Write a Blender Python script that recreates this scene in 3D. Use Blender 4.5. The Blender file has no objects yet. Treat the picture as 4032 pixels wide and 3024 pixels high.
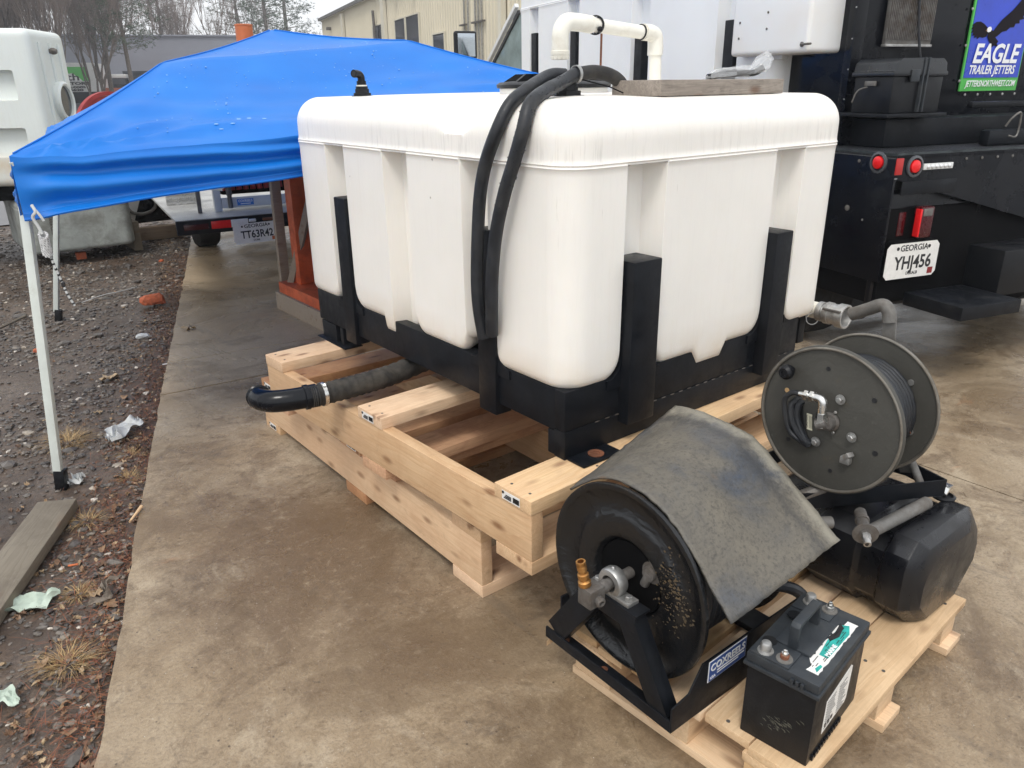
import bpy, bmesh, math, random
import numpy as np
from mathutils import Vector, Matrix, noise as mnoise
random.seed(7); np.random.seed(7)
PI = math.pi
sc = bpy.context.scene
col = sc.collection

# ------------------------------------------------------------------ camera
cd_ = bpy.data.cameras.new('camera'); cam = bpy.data.objects.new('camera', cd_); col.objects.link(cam)
cd_.sensor_width = 36; cd_.lens = 27.093; cd_.clip_start = .02; cd_.clip_end = 900
cam.matrix_world = Matrix(((0.781977, 0.233169, -0.578052, 0), (-0.623212, 0.276226, -0.731646, 0),
                           (-0.010924, 0.932379, 0.361316, 1.6), (0, 0, 0, 1)))
sc.camera = cam
# ------------------------------------------------------------------ overcast daylight
SUN_EL, SUN_AZ = math.radians(58), math.radians(215)     # azimuth of the sun measured from +X towards +Y
w = bpy.data.worlds.new('World'); sc.world = w; w.use_nodes = True
nt = w.node_tree; nt.nodes.clear()
sky = nt.nodes.new('ShaderNodeTexSky'); sky.sky_type = 'NISHITA'; sky.sun_disc = False
sky.sun_elevation = SUN_EL; sky.sun_rotation = math.radians(90) - SUN_AZ; sky.air_density = 1.6; sky.dust_density = 6; sky.ozone_density = 1.5
hs = nt.nodes.new('ShaderNodeHueSaturation'); hs.inputs['Saturation'].default_value = .32; hs.inputs['Value'].default_value = 1.0
mx = nt.nodes.new('ShaderNodeMixRGB'); mx.inputs[0].default_value = .70; mx.inputs[2].default_value = (9.0, 9.2, 9.5, 1)
bg = nt.nodes.new('ShaderNodeBackground'); bg.inputs[1].default_value = .12
wo = nt.nodes.new('ShaderNodeOutputWorld')
nt.links.new(sky.outputs[0], hs.inputs['Color']); nt.links.new(hs.outputs[0], mx.inputs[1])
nt.links.new(mx.outputs[0], bg.inputs[0]); nt.links.new(bg.outputs[0], wo.inputs[0])
sl = bpy.data.lights.new('sun', 'SUN'); so = bpy.data.objects.new('sun', sl); col.objects.link(so)
sl.energy = 0.95; sl.angle = math.radians(14); sl.color = (1, .96, .9)
sd = Vector((math.cos(SUN_EL) * math.cos(SUN_AZ), math.cos(SUN_EL) * math.sin(SUN_AZ), math.sin(SUN_EL)))
so.rotation_euler = sd.to_track_quat('Z', 'Y').to_euler()
sc.view_settings.view_transform = 'Standard'; sc.view_settings.look = 'None'
sc.view_settings.exposure = 0.46; sc.view_settings.gamma = 1
sc.cycles.max_bounces = 6; sc.cycles.volume_bounces = 0

# ------------------------------------------------------------------ helpers
def srgb(r, g, b):
    return tuple(((v / 255) / 12.92 if v / 255 <= .04045 else ((v / 255 + .055) / 1.055) ** 2.4) for v in (r, g, b))

class NT:
    def __init__(s, name):
        s.m = bpy.data.materials.new(name); s.m.use_nodes = True; s.t = s.m.node_tree
        s.b = s.t.nodes['Principled BSDF']; s.tc = s.t.nodes.new('ShaderNodeTexCoord')
    def n(s, typ, **k):
        nd = s.t.nodes.new(typ)
        for a, v in k.items():
            setattr(nd, a, v)
        return nd
    def l(s, a, b): s.t.links.new(a, b)
    def coord(s, scale=(1, 1, 1), src='Object', rnd=False):
        mp = s.n('ShaderNodeMapping'); mp.inputs['Scale'].default_value = scale
        o = s.tc.outputs[src]
        if rnd:
            oi = s.n('ShaderNodeObjectInfo'); ad = s.n('ShaderNodeVectorMath', operation='ADD'); mu = s.n('ShaderNodeVectorMath', operation='SCALE')
            cx = s.n('ShaderNodeCombineXYZ'); s.l(oi.outputs['Random'], cx.inputs[0]); s.l(oi.outputs['Random'], cx.inputs[1]); s.l(oi.outputs['Random'], cx.inputs[2])
            mu.inputs['Scale'].default_value = 37.0; s.l(cx.outputs[0], mu.inputs[0]); s.l(o, ad.inputs[0]); s.l(mu.outputs[0], ad.inputs[1]); o = ad.outputs[0]
        s.l(o, mp.inputs['Vector']); return mp.outputs[0]
    def noise(s, vec, scale=5, detail=5, rough=.6, dist=0):
        q = s.n('ShaderNodeTexNoise'); q.inputs['Scale'].default_value = scale; q.inputs['Detail'].default_value = detail
        q.inputs['Roughness'].default_value = rough; q.inputs['Distortion'].default_value = dist; s.l(vec, q.inputs['Vector']); return q.outputs['Fac']
    def vor(s, vec, scale=5, feature='F1', rnd=1):
        q = s.n('ShaderNodeTexVoronoi', feature=feature); q.inputs['Scale'].default_value = scale; q.inputs['Randomness'].default_value = rnd
        s.l(vec, q.inputs['Vector']); return q
    def ramp(s, fac, stops):
        q = s.n('ShaderNodeValToRGB'); e = q.color_ramp.elements
        while len(e) > 1: e.remove(e[-1])
        for i, (p, c) in enumerate(stops):
            if not hasattr(c, '__len__'): c = (c, c, c)
            if i == 0: e[0].position = p; e[0].color = (*c, 1)
            else: q2 = e.new(p); q2.color = (*c, 1)
        s.l(fac, q.inputs[0]); return q.outputs[0]
    def mix(s, fac, a, b, mode='MIX'):
        q = s.n('ShaderNodeMixRGB', blend_type=mode)
        for i, v in ((0, fac), (1, a), (2, b)):
            if hasattr(v, 'links'): s.l(v, q.inputs[i])
            elif i == 0: q.inputs[0].default_value = v
            else: q.inputs[i].default_value = (*v, 1)
        return q.outputs[0]
    def math(s, op, a, b=0.0):
        q = s.n('ShaderNodeMath', operation=op)
        for i, v in ((0, a), (1, b)):
            if hasattr(v, 'links'): s.l(v, q.inputs[i])
            else: q.inputs[i].default_value = v
        return q.outputs[0]
    def sep(s, vec):
        q = s.n('ShaderNodeSeparateXYZ'); s.l(vec, q.inputs[0]); return q.outputs
    def bump(s, h, strength=.3, dist=.01):
        q = s.n('ShaderNodeBump'); q.inputs['Strength'].default_value = strength; q.inputs['Distance'].default_value = dist
        s.l(h, q.inputs['Height']); s.l(q.outputs[0], s.b.inputs['Normal'])
    def col(s, c):
        if hasattr(c, 'links'): s.l(c, s.b.inputs['Base Color'])
        else: s.b.inputs['Base Color'].default_value = (*c, 1)
    def rough(s, c):
        if hasattr(c, 'links'): s.l(c, s.b.inputs['Roughness'])
        else: s.b.inputs['Roughness'].default_value = c
    def set(s, **k):
        for a, v in k.items(): s.b.inputs[a.replace('_', ' ')].default_value = v

def plain(name, c, rough=.5, metal=0., var=.25, scale=8, bump=.1, bscale=60, spec=.5, dirt=None, dirtamt=.5, dscale=4):
    k = NT(name); v = k.coord()
    n1 = k.noise(v, scale, 6, .65)
    lo = tuple(x * (1 - var) for x in c); hi = tuple(min(1, x * (1 + var)) for x in c)
    cc = k.ramp(n1, [(.3, lo), (.7, hi)])
    if dirt:
        n2 = k.noise(v, dscale, 8, .7, .3)
        f = k.ramp(n2, [(.62 - dirtamt * .3, 0.), (.72 - dirtamt * .12, 1.)])
        cc = k.mix(k.math('MULTIPLY', f, dirtamt), cc, dirt)
        k.rough(k.ramp(n2, [(.4, rough), (.65, min(1, rough + .3))]))
    else:
        k.rough(k.ramp(n1, [(.3, max(.02, rough - .08)), (.7, min(1, rough + .08))]))
    k.col(cc); k.set(Metallic=metal); k.b.inputs['Specular IOR Level'].default_value = spec
    if bump: k.bump(k.noise(v, bscale, 4, .6), bump, .004)
    return k.m

MT = {}
MT['black_steel'] = plain('black_steel', (.0052, .0065, .0092), .36, 0, .4, 12, .12, 90, .22, (.035, .03, .026), .22, 9)
MT['black_gloss'] = plain('black_gloss', (.0022, .0030, .0055), .12, 0, .35, 3, .04, 30, .30, (.012, .013, .015), .25, 2.5)
MT['black_matte'] = plain('black_matte', (.0035, .0035, .004), .8, 0, .4, 8, .1, 60, .08)
MT['black_plastic'] = plain('black_plastic', (.0055, .0062, .008), .30, 0, .3, 14, .15, 120, .28, (.035, .033, .028), .25, 7)
MT['grey_plastic'] = plain('grey_plastic', (.026, .031, .037), .42, 0, .3, 10, .12, 140, .4, (.075, .078, .075), .4, 12)
MT['rubber'] = plain('rubber', (.012, .014, .018), .36, 0, .4, 25, .2, 150, .45, (.045, .043, .04), .4, 14)
MT['dusty_rubber'] = plain('dusty_rubber', (.022, .021, .02), .6, 0, .4, 18, .3, 90, .35, (.12, .105, .085), .6, 7)
MT['galv'] = plain('galvanised_metal', (.45, .45, .44), .38, .85, .3, 20, .12, 90, .5, (.18, .15, .12), .5, 16)
MT['dull_metal'] = plain('dull_metal', (.16, .15, .14), .5, .6, .4, 24, .2, 110, .5, (.09, .06, .035), .55, 18)
MT['bright_metal'] = plain('bright_metal', (.7, .7, .68), .25, 1., .2, 30, .05, 90)
MT['brass'] = plain('brass', (.52, .27, .09), .32, .95, .3, 40, .1, 100, .5, (.12, .07, .03), .5, 30)
MT['rust'] = plain('rust', (.16, .06, .03), .8, .2, .5, 30, .3, 120)
MT['tube_grey'] = plain('grey_tube', (.17, .165, .155), .5, .35, .35, 14, .12, 80, .5, (.09, .075, .06), .6, 12)
MT['white_paint'] = plain('white_paint', (.66, .67, .66), .35, 0, .08, 3, .03, 20, .5, (.3, .27, .22), .3, 3)
MT['white_leg'] = plain('white_enamel', (.62, .66, .62), .35, 0, .08, 6, .03, 40, .5, (.3, .28, .2), .25, 14)
MT['pvc'] = plain('white_pvc', (.78, .76, .68), .3, 0, .06, 8, .03, 60, .5, (.5, .42, .3), .3, 9)
MT['red_lens'] = plain('red_lens', (.75, .012, .015), .2, 0, .1, 20, .02, 60)
MT['dark_red_lens'] = plain('dark_red_lens', (.055, .003, .005), .25, 0, .1, 20, .02, 60)
MT['red_paint'] = plain('red_oxide_paint', (.62, .11, .03), .4, 0, .25, 7, .08, 50, .5, (.2, .03, .015), .5, 5)
MT['dull_red'] = plain('dull_red_paint', (.30, .02, .022), .45, 0, .25, 5, .08, 50, .5, (.12, .015, .015), .5, 4)
MT['glass_dark'] = plain('dark_glass', (.03, .035, .045), .08, 0, .2, 2, 0, 20, .8)
MT['mirror'] = plain('mirror_glass', (.42, .46, .5), .08, 1., .1, 2, 0)
MT['screen_glass'] = plain('windscreen_glass', (.30, .38, .37), .12, .3, .3, 3, 0)
MT['led'] = plain('led_lens', (.75, .77, .78), .15, .2, .1, 60, .1, 90)
MT['ink'] = plain('black_ink', (.015, .015, .017), .5, 0, .2, 8, 0)
MT['white_ink'] = plain('white_ink', (.82, .83, .84), .5, 0, .03, 8, 0)
MT['label_white'] = plain('label_paper', (.74, .73, .70), .5, 0, .08, 30, .03, 50)
MT['label_cream'] = plain('cream_label', (.66, .63, .48), .5, 0, .1, 30, 0)
MT['blue_label'] = plain('blue_label', (.025, .075, .27), .35, 0, .15, 20, 0)
MT['bright_blue'] = plain('bright_blue_label', (.05, .22, .62), .4, 0, .1, 20, 0)
MT['green_ink'] = plain('green_ink', (.10, .50, .10), .4, 0, .05, 5, 0)
MT['teal'] = plain('teal_print', (.02, .34, .30), .5, 0, .3, 60, 0)
MT['orange'] = plain('orange_plastic', (.50, .125, .035), .45, 0, .15, 5, .05, 30)
MT['brick'] = plain('broken_brick', (.45, .11, .045), .85, 0, .3, 40, .5, 120)
MT['paper'] = plain('crumpled_paper', (.50, .51, .50), .6, 0, .12, 20, .4, 50)
MT['mint'] = plain('mint_plastic', (.42, .50, .42), .35, 0, .15, 12, .3, 30, .5, (.2, .16, .12), .4, 10)
MT['asphalt'] = plain('far_asphalt', (.17, .17, .175), .6, 0, .2, .4, .1, 30)
MT['tyre'] = plain('tyre_rubber', (.018, .018, .019), .7, 0, .3, 20, .2, 80, .3, (.06, .055, .05), .4, 9)
MT['clear_film'] = None

def m_clear():
    k = NT('clear_film'); k.col((.93, .95, .97)); k.rough(.07); k.set(Alpha=.30); v = k.coord()
    k.b.inputs['Specular IOR Level'].default_value = 1.0
    k.bump(k.noise(v, 45, 4, .7, 2.), .9, .01); return k.m
MT['clear_film'] = m_clear()
def m_drop():
    k = NT('water_drop'); k.col((.30, .55, .90)); k.rough(.04); k.b.inputs['Specular IOR Level'].default_value = 1.0
    return k.m
MT['drop'] = m_drop()

MT['black_gloss_plastic'] = plain('glossy_black_plastic', (.0045, .005, .007), .20, 0, .3, 14, .10, 60, .5, (.02, .018, .015), .3, 6)
MT['rim_steel'] = plain('worn_rim_steel', (.20, .185, .16), .4, .5, .4, 9, .2, 60, .5, (.09, .06, .03), .5, 8)
MT['scuff'] = plain('scuffed_plastic', (.085, .082, .062), .7, 0, .3, 30, .1)
MT['lamp_ring'] = plain('lamp_ring', (.07, .075, .085), .25, 0, .2, 20, 0)
MT['dull_red_lens'] = plain('dull_red_lens', (.42, .02, .018), .35, 0, .1, 20, .02, 60)
MT['pocket_grey'] = plain('pocket_plastic', (.42, .46, .47), .5, 0, .15, 5, .05)
MT['mud_cake'] = plain('mud_cake', (.075, .052, .026), .9, 0, .5, 60, .2)
MT['pale_mortar'] = plain('pale_mortar', (.62, .60, .55), .6, 0, .3, 12, .1)
MT['rope_white'] = plain('rope_white', (.5, .5, .5), .7, 0, .3, 90, .3)
MT['wet_highlight'] = plain('deck_edge_highlight', (.05, .06, .065), .15, .3, .6, 8, .1)  # paler tone that paints the wet highlight on the deck edge
MT['eagle_brown'] = plain('eagle_print', (.012, .009, .012), .6, 0, .3, 40, 0, 60, .1)
MT['lid_plastic'] = plain('lid_plastic', (.013, .015, .018), .32, 0, .3, 14, .1, 90, .5)
MT['tank_dull'] = plain('dull_old_plastic', (.30, .32, .30), .55, 0, .3, 3, .1, 20, .4, (.10, .09, .07), .6, 4)
MT['wet_black'] = plain('wet_black', (.03, .034, .04), .05, 0, .1, 20, 0)
def m_tank(name, base, grime, seam_z, amt=1.0, warm=(.62, .50, .36)):
    k = NT(name); v = k.coord(); z = k.sep(k.tc.outputs['Object'])[2]
    st = k.noise(k.coord((16, 16, .9)), 3.2, 7, .75, .2)            # runs of dirt down the wall
    fine = k.noise(k.coord((26, 26, 1.6)), 3.0, 5, .75)
    cloud = k.noise(v, 2.6, 6, .6, .3)
    runs = k.ramp(st, [(.54, 0.), (.76, 1.)])
    fr = k.ramp(fine, [(.50, 0.), (.66, 1.)])
    # the collar under the crown's curve carries the rain-washed grime
    up = k.n('ShaderNodeMapRange'); up.inputs[1].default_value = seam_z - .008; up.inputs[2].default_value = seam_z + .006; k.l(z, up.inputs[0])
    dn = k.n('ShaderNodeMapRange'); dn.inputs[1].default_value = seam_z + .115; dn.inputs[2].default_value = seam_z + .035; k.l(z, dn.inputs[0])
    collar = k.math('MULTIPLY', up.outputs[0], dn.outputs[0])
    c = k.ramp(cloud, [(.3, tuple(x * .93 for x in base)), (.7, base)])
    c = k.mix(k.math('MULTIPLY', runs, .10 * amt), c, warm)
    c = k.mix(k.math('MULTIPLY', k.math('MULTIPLY', fr, collar), k.math('MULTIPLY', k.ramp(k.noise(v, 2.2, 4, .6), [(.36, .12), (.62, 1.)]), .28 * amt)), c, grime)
    ln = k.noise(k.coord((7, 7, .30)), 2.6, 8, .8, .15); c = k.mix(k.math('MULTIPLY', k.ramp(ln, [(.665, 0.), (.685, 1.), (.70, 0.)]), .45 * amt), c, (.25, .21, .16))
    sm_ = k.noise(k.coord((1, 1, .6)), 7.5, 8, .8, 1.8); c = k.mix(k.math('MULTIPLY', k.ramp(sm_, [(.68, 0.), (.74, 1.)]), .35 * amt), c, (.34, .29, .23))
    c = k.mix(k.math('MULTIPLY', fr, .035 * amt), c, grime)
    sp = k.vor(v, 9); spk = k.ramp(sp.outputs['Distance'], [(.02, 1.), (.05, 0.)])
    sel = k.ramp(k.noise(v, 3.3, 2), [(.56, 0.), (.6, 1.)])
    c = k.mix(k.math('MULTIPLY', k.math('MULTIPLY', spk, sel), .7 * amt), c, (.2, .16, .12))
    lo = k.n('ShaderNodeMapRange'); lo.inputs[1].default_value = .32; lo.inputs[2].default_value = .20; k.l(z, lo.inputs[0])
    c = k.mix(k.math('MULTIPLY', k.math('MULTIPLY', lo.outputs[0], k.ramp(cloud, [(.35, 0.), (.6, 1.)])), .5 * amt), c, (.52, .38, .22))
    k.col(c); k.rough(.42); k.b.inputs['Subsurface Weight'].default_value = .15; k.b.inputs['Subsurface Radius'].default_value = (.05, .035, .02)
    k.b.inputs['Subsurface Scale'].default_value = .4
    k.bump(k.noise(v, 22, 4, .5), .10, .006); return k.m
MT['tank'] = m_tank('white_polyethylene', (.875, .845, .79), (.26, .24, .21), .87)
MT['tank_clean'] = m_tank('clean_polyethylene', (.84, .85, .85), (.4, .4, .38), 1.08, .35, (.55, .52, .46))
MT['tank_old'] = m_tank('aged_polyethylene', (.68, .72, .69), (.22, .19, .15), 9., 1.3, (.40, .30, .20))

def m_wood(name, c0, c1, c2, knot=(.16, .06, .02), knots=.8, rough=.6, wet=.0, gscale=1., stain=None, stamt=.5):
    k = NT(name); v = k.coord((1, 1, 1), rnd=True)
    vs = k.coord((1.3 * gscale, 14 * gscale, 14 * gscale), rnd=True)
    wob = k.noise(v, 2.2, 3, .5)
    # growth rings: contours of a field stretched along the board
    g = k.noise(vs, 1.1, 3, .45, .4)
    rings = k.math('FRACT', k.math('MULTIPLY', g, 9.0))
    ring = k.ramp(rings, [(.0, 0.), (.55, .35), (.9, 1.), (1., 0.)])
    fib = k.noise(k.coord((6, 160, 160), rnd=True), 1.0, 4, .7)
    base = k.mix(k.ramp(ring, [(0., 0.), (1., .55)]), c0, c1)
    base = k.mix(k.ramp(wob, [(.45, 0.), (.7, .7)]), base, c2)
    base = k.mix(k.ramp(fib, [(.4, 0.), (.75, .35)]), base, tuple(x * .6 for x in c1))
    kv = k.vor(k.coord((3.6, 9.0, 9.0), rnd=True), 1.7); kn = k.ramp(kv.outputs['Distance'], [(.06, 1.), (.12, .8), (.20, .3), (.27, 0.)])
    base = k.mix(k.math('MULTIPLY', kn, knots), base, knot)
    if stain:
        s2 = k.noise(v, 5, 7, .7, .5); base = k.mix(k.math('MULTIPLY', k.ramp(s2, [(.45, 0.), (.62, 1.)]), stamt), base, stain)
    oi2 = k.n('ShaderNodeObjectInfo'); hv_ = k.n('ShaderNodeHueSaturation'); mr = k.n('ShaderNodeMapRange'); mr.inputs[3].default_value = .78; mr.inputs[4].default_value = 1.12; k.l(oi2.outputs['Random'], mr.inputs[0])
    mr2 = k.n('ShaderNodeMapRange'); mr2.inputs[3].default_value = 1.12; mr2.inputs[4].default_value = .85; k.l(oi2.outputs['Random'], mr2.inputs[0]); k.l(mr.outputs[0], hv_.inputs['Value']); k.l(mr2.outputs[0], hv_.inputs['Saturation']); k.l(base, hv_.inputs['Color']); base = hv_.outputs[0]
    dk = k.noise(k.coord((2, 3, 3), rnd=True), 3.1, 8, .75, .8); base = k.mix(k.ramp(dk, [(.60, 0.), (.70, .35)]), base, tuple(x * .45 for x in c1))
    k.col(base); k.rough(k.ramp(wob, [(.35, rough - wet), (.6, rough)]))
    k.bump(k.math('ADD', k.math('MULTIPLY', fib, .6), k.math('MULTIPLY', ring, .25)), .35, .003); return k.m
MT['pine'] = m_wood('new_pine', (.74, .52, .32), (.60, .37, .20), (.68, .44, .27), stain=(.52, .31, .17), stamt=.4)
MT['pine_red'] = m_wood('fir_red', (.62, .36, .19), (.46, .23, .11), (.55, .30, .16), stain=(.30, .12, .06))
MT['pine_yellow'] = m_wood('pine_yellow', (.74, .51, .27), (.60, .35, .14), (.72, .46, .25), knots=.7, stain=(.45, .27, .15), stamt=.3)
MT['pallet'] = m_wood('pallet_pine', (.73, .52, .31), (.62, .40, .21), (.68, .46, .26), knots=.6, stain=(.42, .27, .14), stamt=.35)
MT['old_wood'] = m_wood('weathered_wood', (.20, .17, .125), (.13, .105, .075), (.17, .14, .10), knots=.3, rough=.8, stain=(.09, .07, .05), stamt=.5)
MT['block_wood'] = m_wood('grey_block_wood', (.34, .29, .24), (.13, .105, .085), (.28, .235, .195), knots=.7, rough=.75, gscale=2.2, stain=(.10, .08, .065), stamt=.45)
MT['crate_wood'] = m_wood('crate_wood', (.34, .26, .18), (.26, .19, .12), (.30, .23, .16), knots=.5, rough=.7)
MT['driftwood'] = m_wood('beam_wood', (.30, .225, .16), (.22, .155, .10), (.26, .2, .14), knots=.3, rough=.8)

def m_concrete():
    k = NT('wet_concrete'); v = k.coord()
    a = k.noise(v, 1.1, 7, .62, .6); b = k.noise(v, 3.1, 8, .7, .8); f = k.noise(v, 95, 5, .8); m_ = k.noise(v, 26, 6, .75, .4)
    far = k.n('ShaderNodeMapRange'); far.inputs[1].default_value = 3.2; far.inputs[2].default_value = 5.5; k.l(k.sep(k.tc.outputs['Object'])[1], far.inputs[0])
    c = k.ramp(a, [(.28, (.185, .125, .072)), (.44, (.29, .215, .135)), (.58, (.38, .30, .205)), (.75, (.48, .40, .295))])
    # one broad brown stain with a frayed outline, and smaller ones
    vx = k.sep(v); dx = k.math('MULTIPLY', k.math('SUBTRACT', vx[0], .95), 1.25); dy = k.math('MULTIPLY', k.math('SUBTRACT', vx[1], 2.35), .85)
    rr_ = k.math('SQRT', k.math('ADD', k.math('MULTIPLY', dx, dx), k.math('MULTIPLY', dy, dy))); rr_ = k.math('ADD', rr_, k.math('MULTIPLY', k.math('SUBTRACT', k.noise(v, 2.2, 7, .7, .6), .5), 1.5))
    c = k.mix(k.ramp(rr_, [(.30, .8), (.80, 0.)]), c, (.125, .078, .043))
    c = k.mix(k.ramp(b, [(.36, .6), (.5, 0.)]), c, (.14, .092, .054))
    c = k.mix(k.ramp(k.noise(k.coord((1.3, 1, 1)), 2.0, 7, .7, 1.2), [(.58, 0.), (.72, .5)]), c, (.50, .42, .31))
    bl = k.noise(v, 3.6, 7, .75, 1.0); c = k.mix(k.ramp(bl, [(.575, 0.), (.68, .6)]), c, (.085, .066, .052))
    ru = k.noise(k.coord((1, 2.6, 1)), 1.7, 5, .6, .8); c = k.mix(k.ramp(ru, [(.66, 0.), (.75, .6)]), c, (.34, .15, .065))
    c = k.mix(k.math('MULTIPLY', k.ramp(m_, [(.36, .6), (.48, 0.)]), k.ramp(b, [(.4, 1.), (.58, .2)])), c, (.12, .08, .042)); c = k.mix(k.ramp(m_, [(.55, 0.), (.68, .3)]), c, (.50, .41, .29))
    m2 = k.noise(v, 11, 7, .75, .8); c = k.mix(k.math('MULTIPLY', k.ramp(m2, [(.37, .6), (.46, 0.)]), k.ramp(b, [(.42, 1.), (.6, .1)])), c, (.10, .066, .036))
    ow = k.n('ShaderNodeMapRange'); ow.inputs[1].default_value = 4.25; ow.inputs[2].default_value = 4.5; k.l(vx[1], ow.inputs[0]); c = k.mix(k.math('MULTIPLY', ow.outputs[0], .55), c, (.56, .43, .28))  # paler far concrete, colour also lifted to offset the shade below the tent
    c = k.mix(k.ramp(f, [(.34, .6), (.5, 0.)]), c, (.13, .10, .07)); c = k.mix(k.ramp(f, [(.56, 0.), (.74, .4)]), c, (.56, .48, .36))
    spk = k.vor(v, 30); c = k.mix(k.ramp(spk.outputs['Distance'], [(.03, .6), (.06, 0.)]), c, (.6, .56, .5))
    sp2 = k.vor(k.coord((1.1, 1, 1)), 19); c = k.mix(k.ramp(sp2.outputs['Distance'], [(.05, .7), (.09, 0.)]), c, (.05, .035, .025))
    wt = k.ramp(k.noise(k.coord((1, 1.25, 1)), 1.55, 9, .68, .9), [(.50, 0.), (.565, 1.)]); c = k.mix(k.math('MULTIPLY', wt, .42), c, (.12, .078, .042))
    spl = k.ramp(k.noise(v, 6.3, 9, .78, 1.4), [(.655, 0.), (.672, 1.)]); c = k.mix(k.math('MULTIPLY', spl, .6), c, (.055, .045, .038))
    ty = k.noise(k.coord((9, .7, 1)), 1.1, 4, .6, .3); c = k.mix(k.ramp(ty, [(.64, 0.), (.70, .25)]), c, (.10, .08, .065))
    k.col(c); k.rough(k.ramp(k.noise(v, 1.0, 6, .65, .8), [(.34, .12), (.47, .28), (.62, .6)]))
    h = k.math('ADD', k.math('MULTIPLY', f, .6), k.math('MULTIPLY', m_, 1.0)); k.bump(h, .55, .007); return k.m
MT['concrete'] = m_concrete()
def m_mud():
    k = NT('wet_mud'); v = k.coord()
    a = k.noise(v, 1.6, 7, .65, .4); f = k.noise(v, 34, 6, .75)
    c = k.ramp(a, [(.3, (.045, .03, .021)), (.5, (.10, .068, .047)), (.72, (.16, .12, .092))])
    c = k.mix(k.ramp(f, [(.4, .5), (.55, 0.)]), c, (.022, .017, .015)); c = k.mix(k.ramp(f, [(.6, 0.), (.75, .5)]), c, (.17, .145, .125))
    k.col(c); k.rough(k.ramp(k.noise(v, 2.4, 5, .6), [(.36, .16), (.5, .4), (.7, .75)]))
    k.bump(f, .7, .012); return k.m
MT['mud'] = m_mud()
def m_attr(name, stops, rough=.6, bump=.4):
    k = NT(name); oi = k.n('ShaderNodeAttribute', attribute_name='tint')
    c = k.ramp(oi.outputs['Fac'], stops); v = k.coord(); f = k.noise(v, 60, 4, .7)
    c = k.mix(k.ramp(f, [(.35, .45), (.6, 0.)]), c, (.03, .026, .022)); k.col(c); k.rough(rough); k.bump(f, bump, .003); return k.m
MT['stone'] = m_attr('wet_stones', [(0., (.05, .043, .038)), (.35, (.10, .086, .075)), (.65, (.17, .145, .12)), (.85, (.27, .225, .175)), (.97, (.45, .39, .31)), (1., (.62, .56, .48))], .38)
MT['leaf'] = m_attr('brown_leaf', [(0., (.075, .04, .022)), (.4, (.15, .078, .04)), (.75, (.27, .16, .085)), (1., (.46, .34, .2))], .55)
MT['straw'] = m_attr('dry_straw', [(0., (.22, .12, .045)), (.5, (.42, .27, .11)), (1., (.60, .44, .22))], .6)
MT['needle'] = m_attr('pine_needle', [(0., (.16, .04, .018)), (1., (.38, .13, .05))], .6)

def m_fabric():
    k = NT('blue_canopy_fabric'); v = k.coord()
    a = k.noise(v, 3, 5, .6); wv = k.noise(v, 260, 2, .5)
    c = k.ramp(a, [(.3, (.0, .155, .60)), (.7, (.0, .195, .68))])
    k.col(c); k.rough(.46); k.b.inputs['Specular IOR Level'].default_value = .45
    k.b.inputs['Coat Weight'].default_value = .10; k.b.inputs['Coat Roughness'].default_value = .32
    k.bump(wv, .12, .002)
    # thin cloth: a little daylight comes through
    out = [n for n in k.t.nodes if n.type == 'OUTPUT_MATERIAL'][0]
    tr = k.n('ShaderNodeBsdfTranslucent'); tr.inputs[0].default_value = (.005, .28, 1, 1)
    ms = k.n('ShaderNodeMixShader'); ms.inputs[0].default_value = .14
    k.l(k.b.outputs[0], ms.inputs[1]); k.l(tr.outputs[0], ms.inputs[2]); k.l(ms.outputs[0], out.inputs[0]); return k.m
MT['fabric'] = m_fabric()
def m_hood():
    k = NT('dirty_sheet'); v = k.coord()
    a = k.noise(v, 4.5, 7, .6, .4); f = k.noise(v, 95, 5, .75); g = k.noise(v, 30, 6, .7, .5)
    c = k.ramp(a, [(.30, (.048, .060, .082)), (.40, (.080, .080, .080)), (.50, (.115, .104, .085)), (.75, (.155, .137, .105))])
    c = k.mix(k.ramp(g, [(.36, .35), (.48, 0.)]), c, (.06, .055, .048))
    c = k.mix(k.ramp(f, [(.36, .6), (.5, 0.)]), c, (.035, .032, .03)); c = k.mix(k.ramp(f, [(.6, 0.), (.78, .4)]), c, (.26, .24, .2))
    # pale abraded border down the right-hand and near edges
    px_ = k.sep(v); ed = k.math('ADD', px_[0], k.math('MULTIPLY', k.math('SUBTRACT', k.noise(v, 14, 7, .75, .5), .5), .16))
    c = k.mix(k.ramp(k.math('SUBTRACT', ed, 1.0), [(.655, 0.), (.69, .75)]), c, (.27, .25, .20)); c = k.mix(k.ramp(k.math('SUBTRACT', ed, 1.0), [(.60, 0.), (.63, .6), (.655, 0.)]), c, (.03, .03, .032))
    rs = k.vor(v, 5.2); c = k.mix(k.ramp(rs.outputs['Distance'], [(.05, .5), (.12, 0.)]), c, (.22, .125, .06))
    k.col(c); k.rough(k.ramp(a, [(.35, .34), (.6, .58)])); k.bump(k.math('ADD', f, k.math('MULTIPLY', g, 1.6)), .5, .004); return k.m
MT['hood'] = m_hood()
def m_plate(name, c, edge_dirt=(.10, .075, .04)):
    k = NT(name); v = k.coord(); a = k.noise(v, 5, 6, .6); f = k.noise(v, 80, 4, .7)
    cc = k.ramp(a, [(.3, tuple(x * .75 for x in c)), (.7, c)]); cc = k.mix(k.ramp(f, [(.62, 0.), (.75, .3)]), cc, tuple(x * 2.6 for x in c))
    cc = k.mix(k.ramp(k.noise(v, 8, 7, .7, .4), [(.6, 0.), (.75, .6)]), cc, edge_dirt); k.col(cc); k.rough(.6); k.bump(k.math('ADD', k.math('MULTIPLY', f, .25), k.noise(v, 11, 3, .6, 1.)), .3, .01); return k.m
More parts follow.
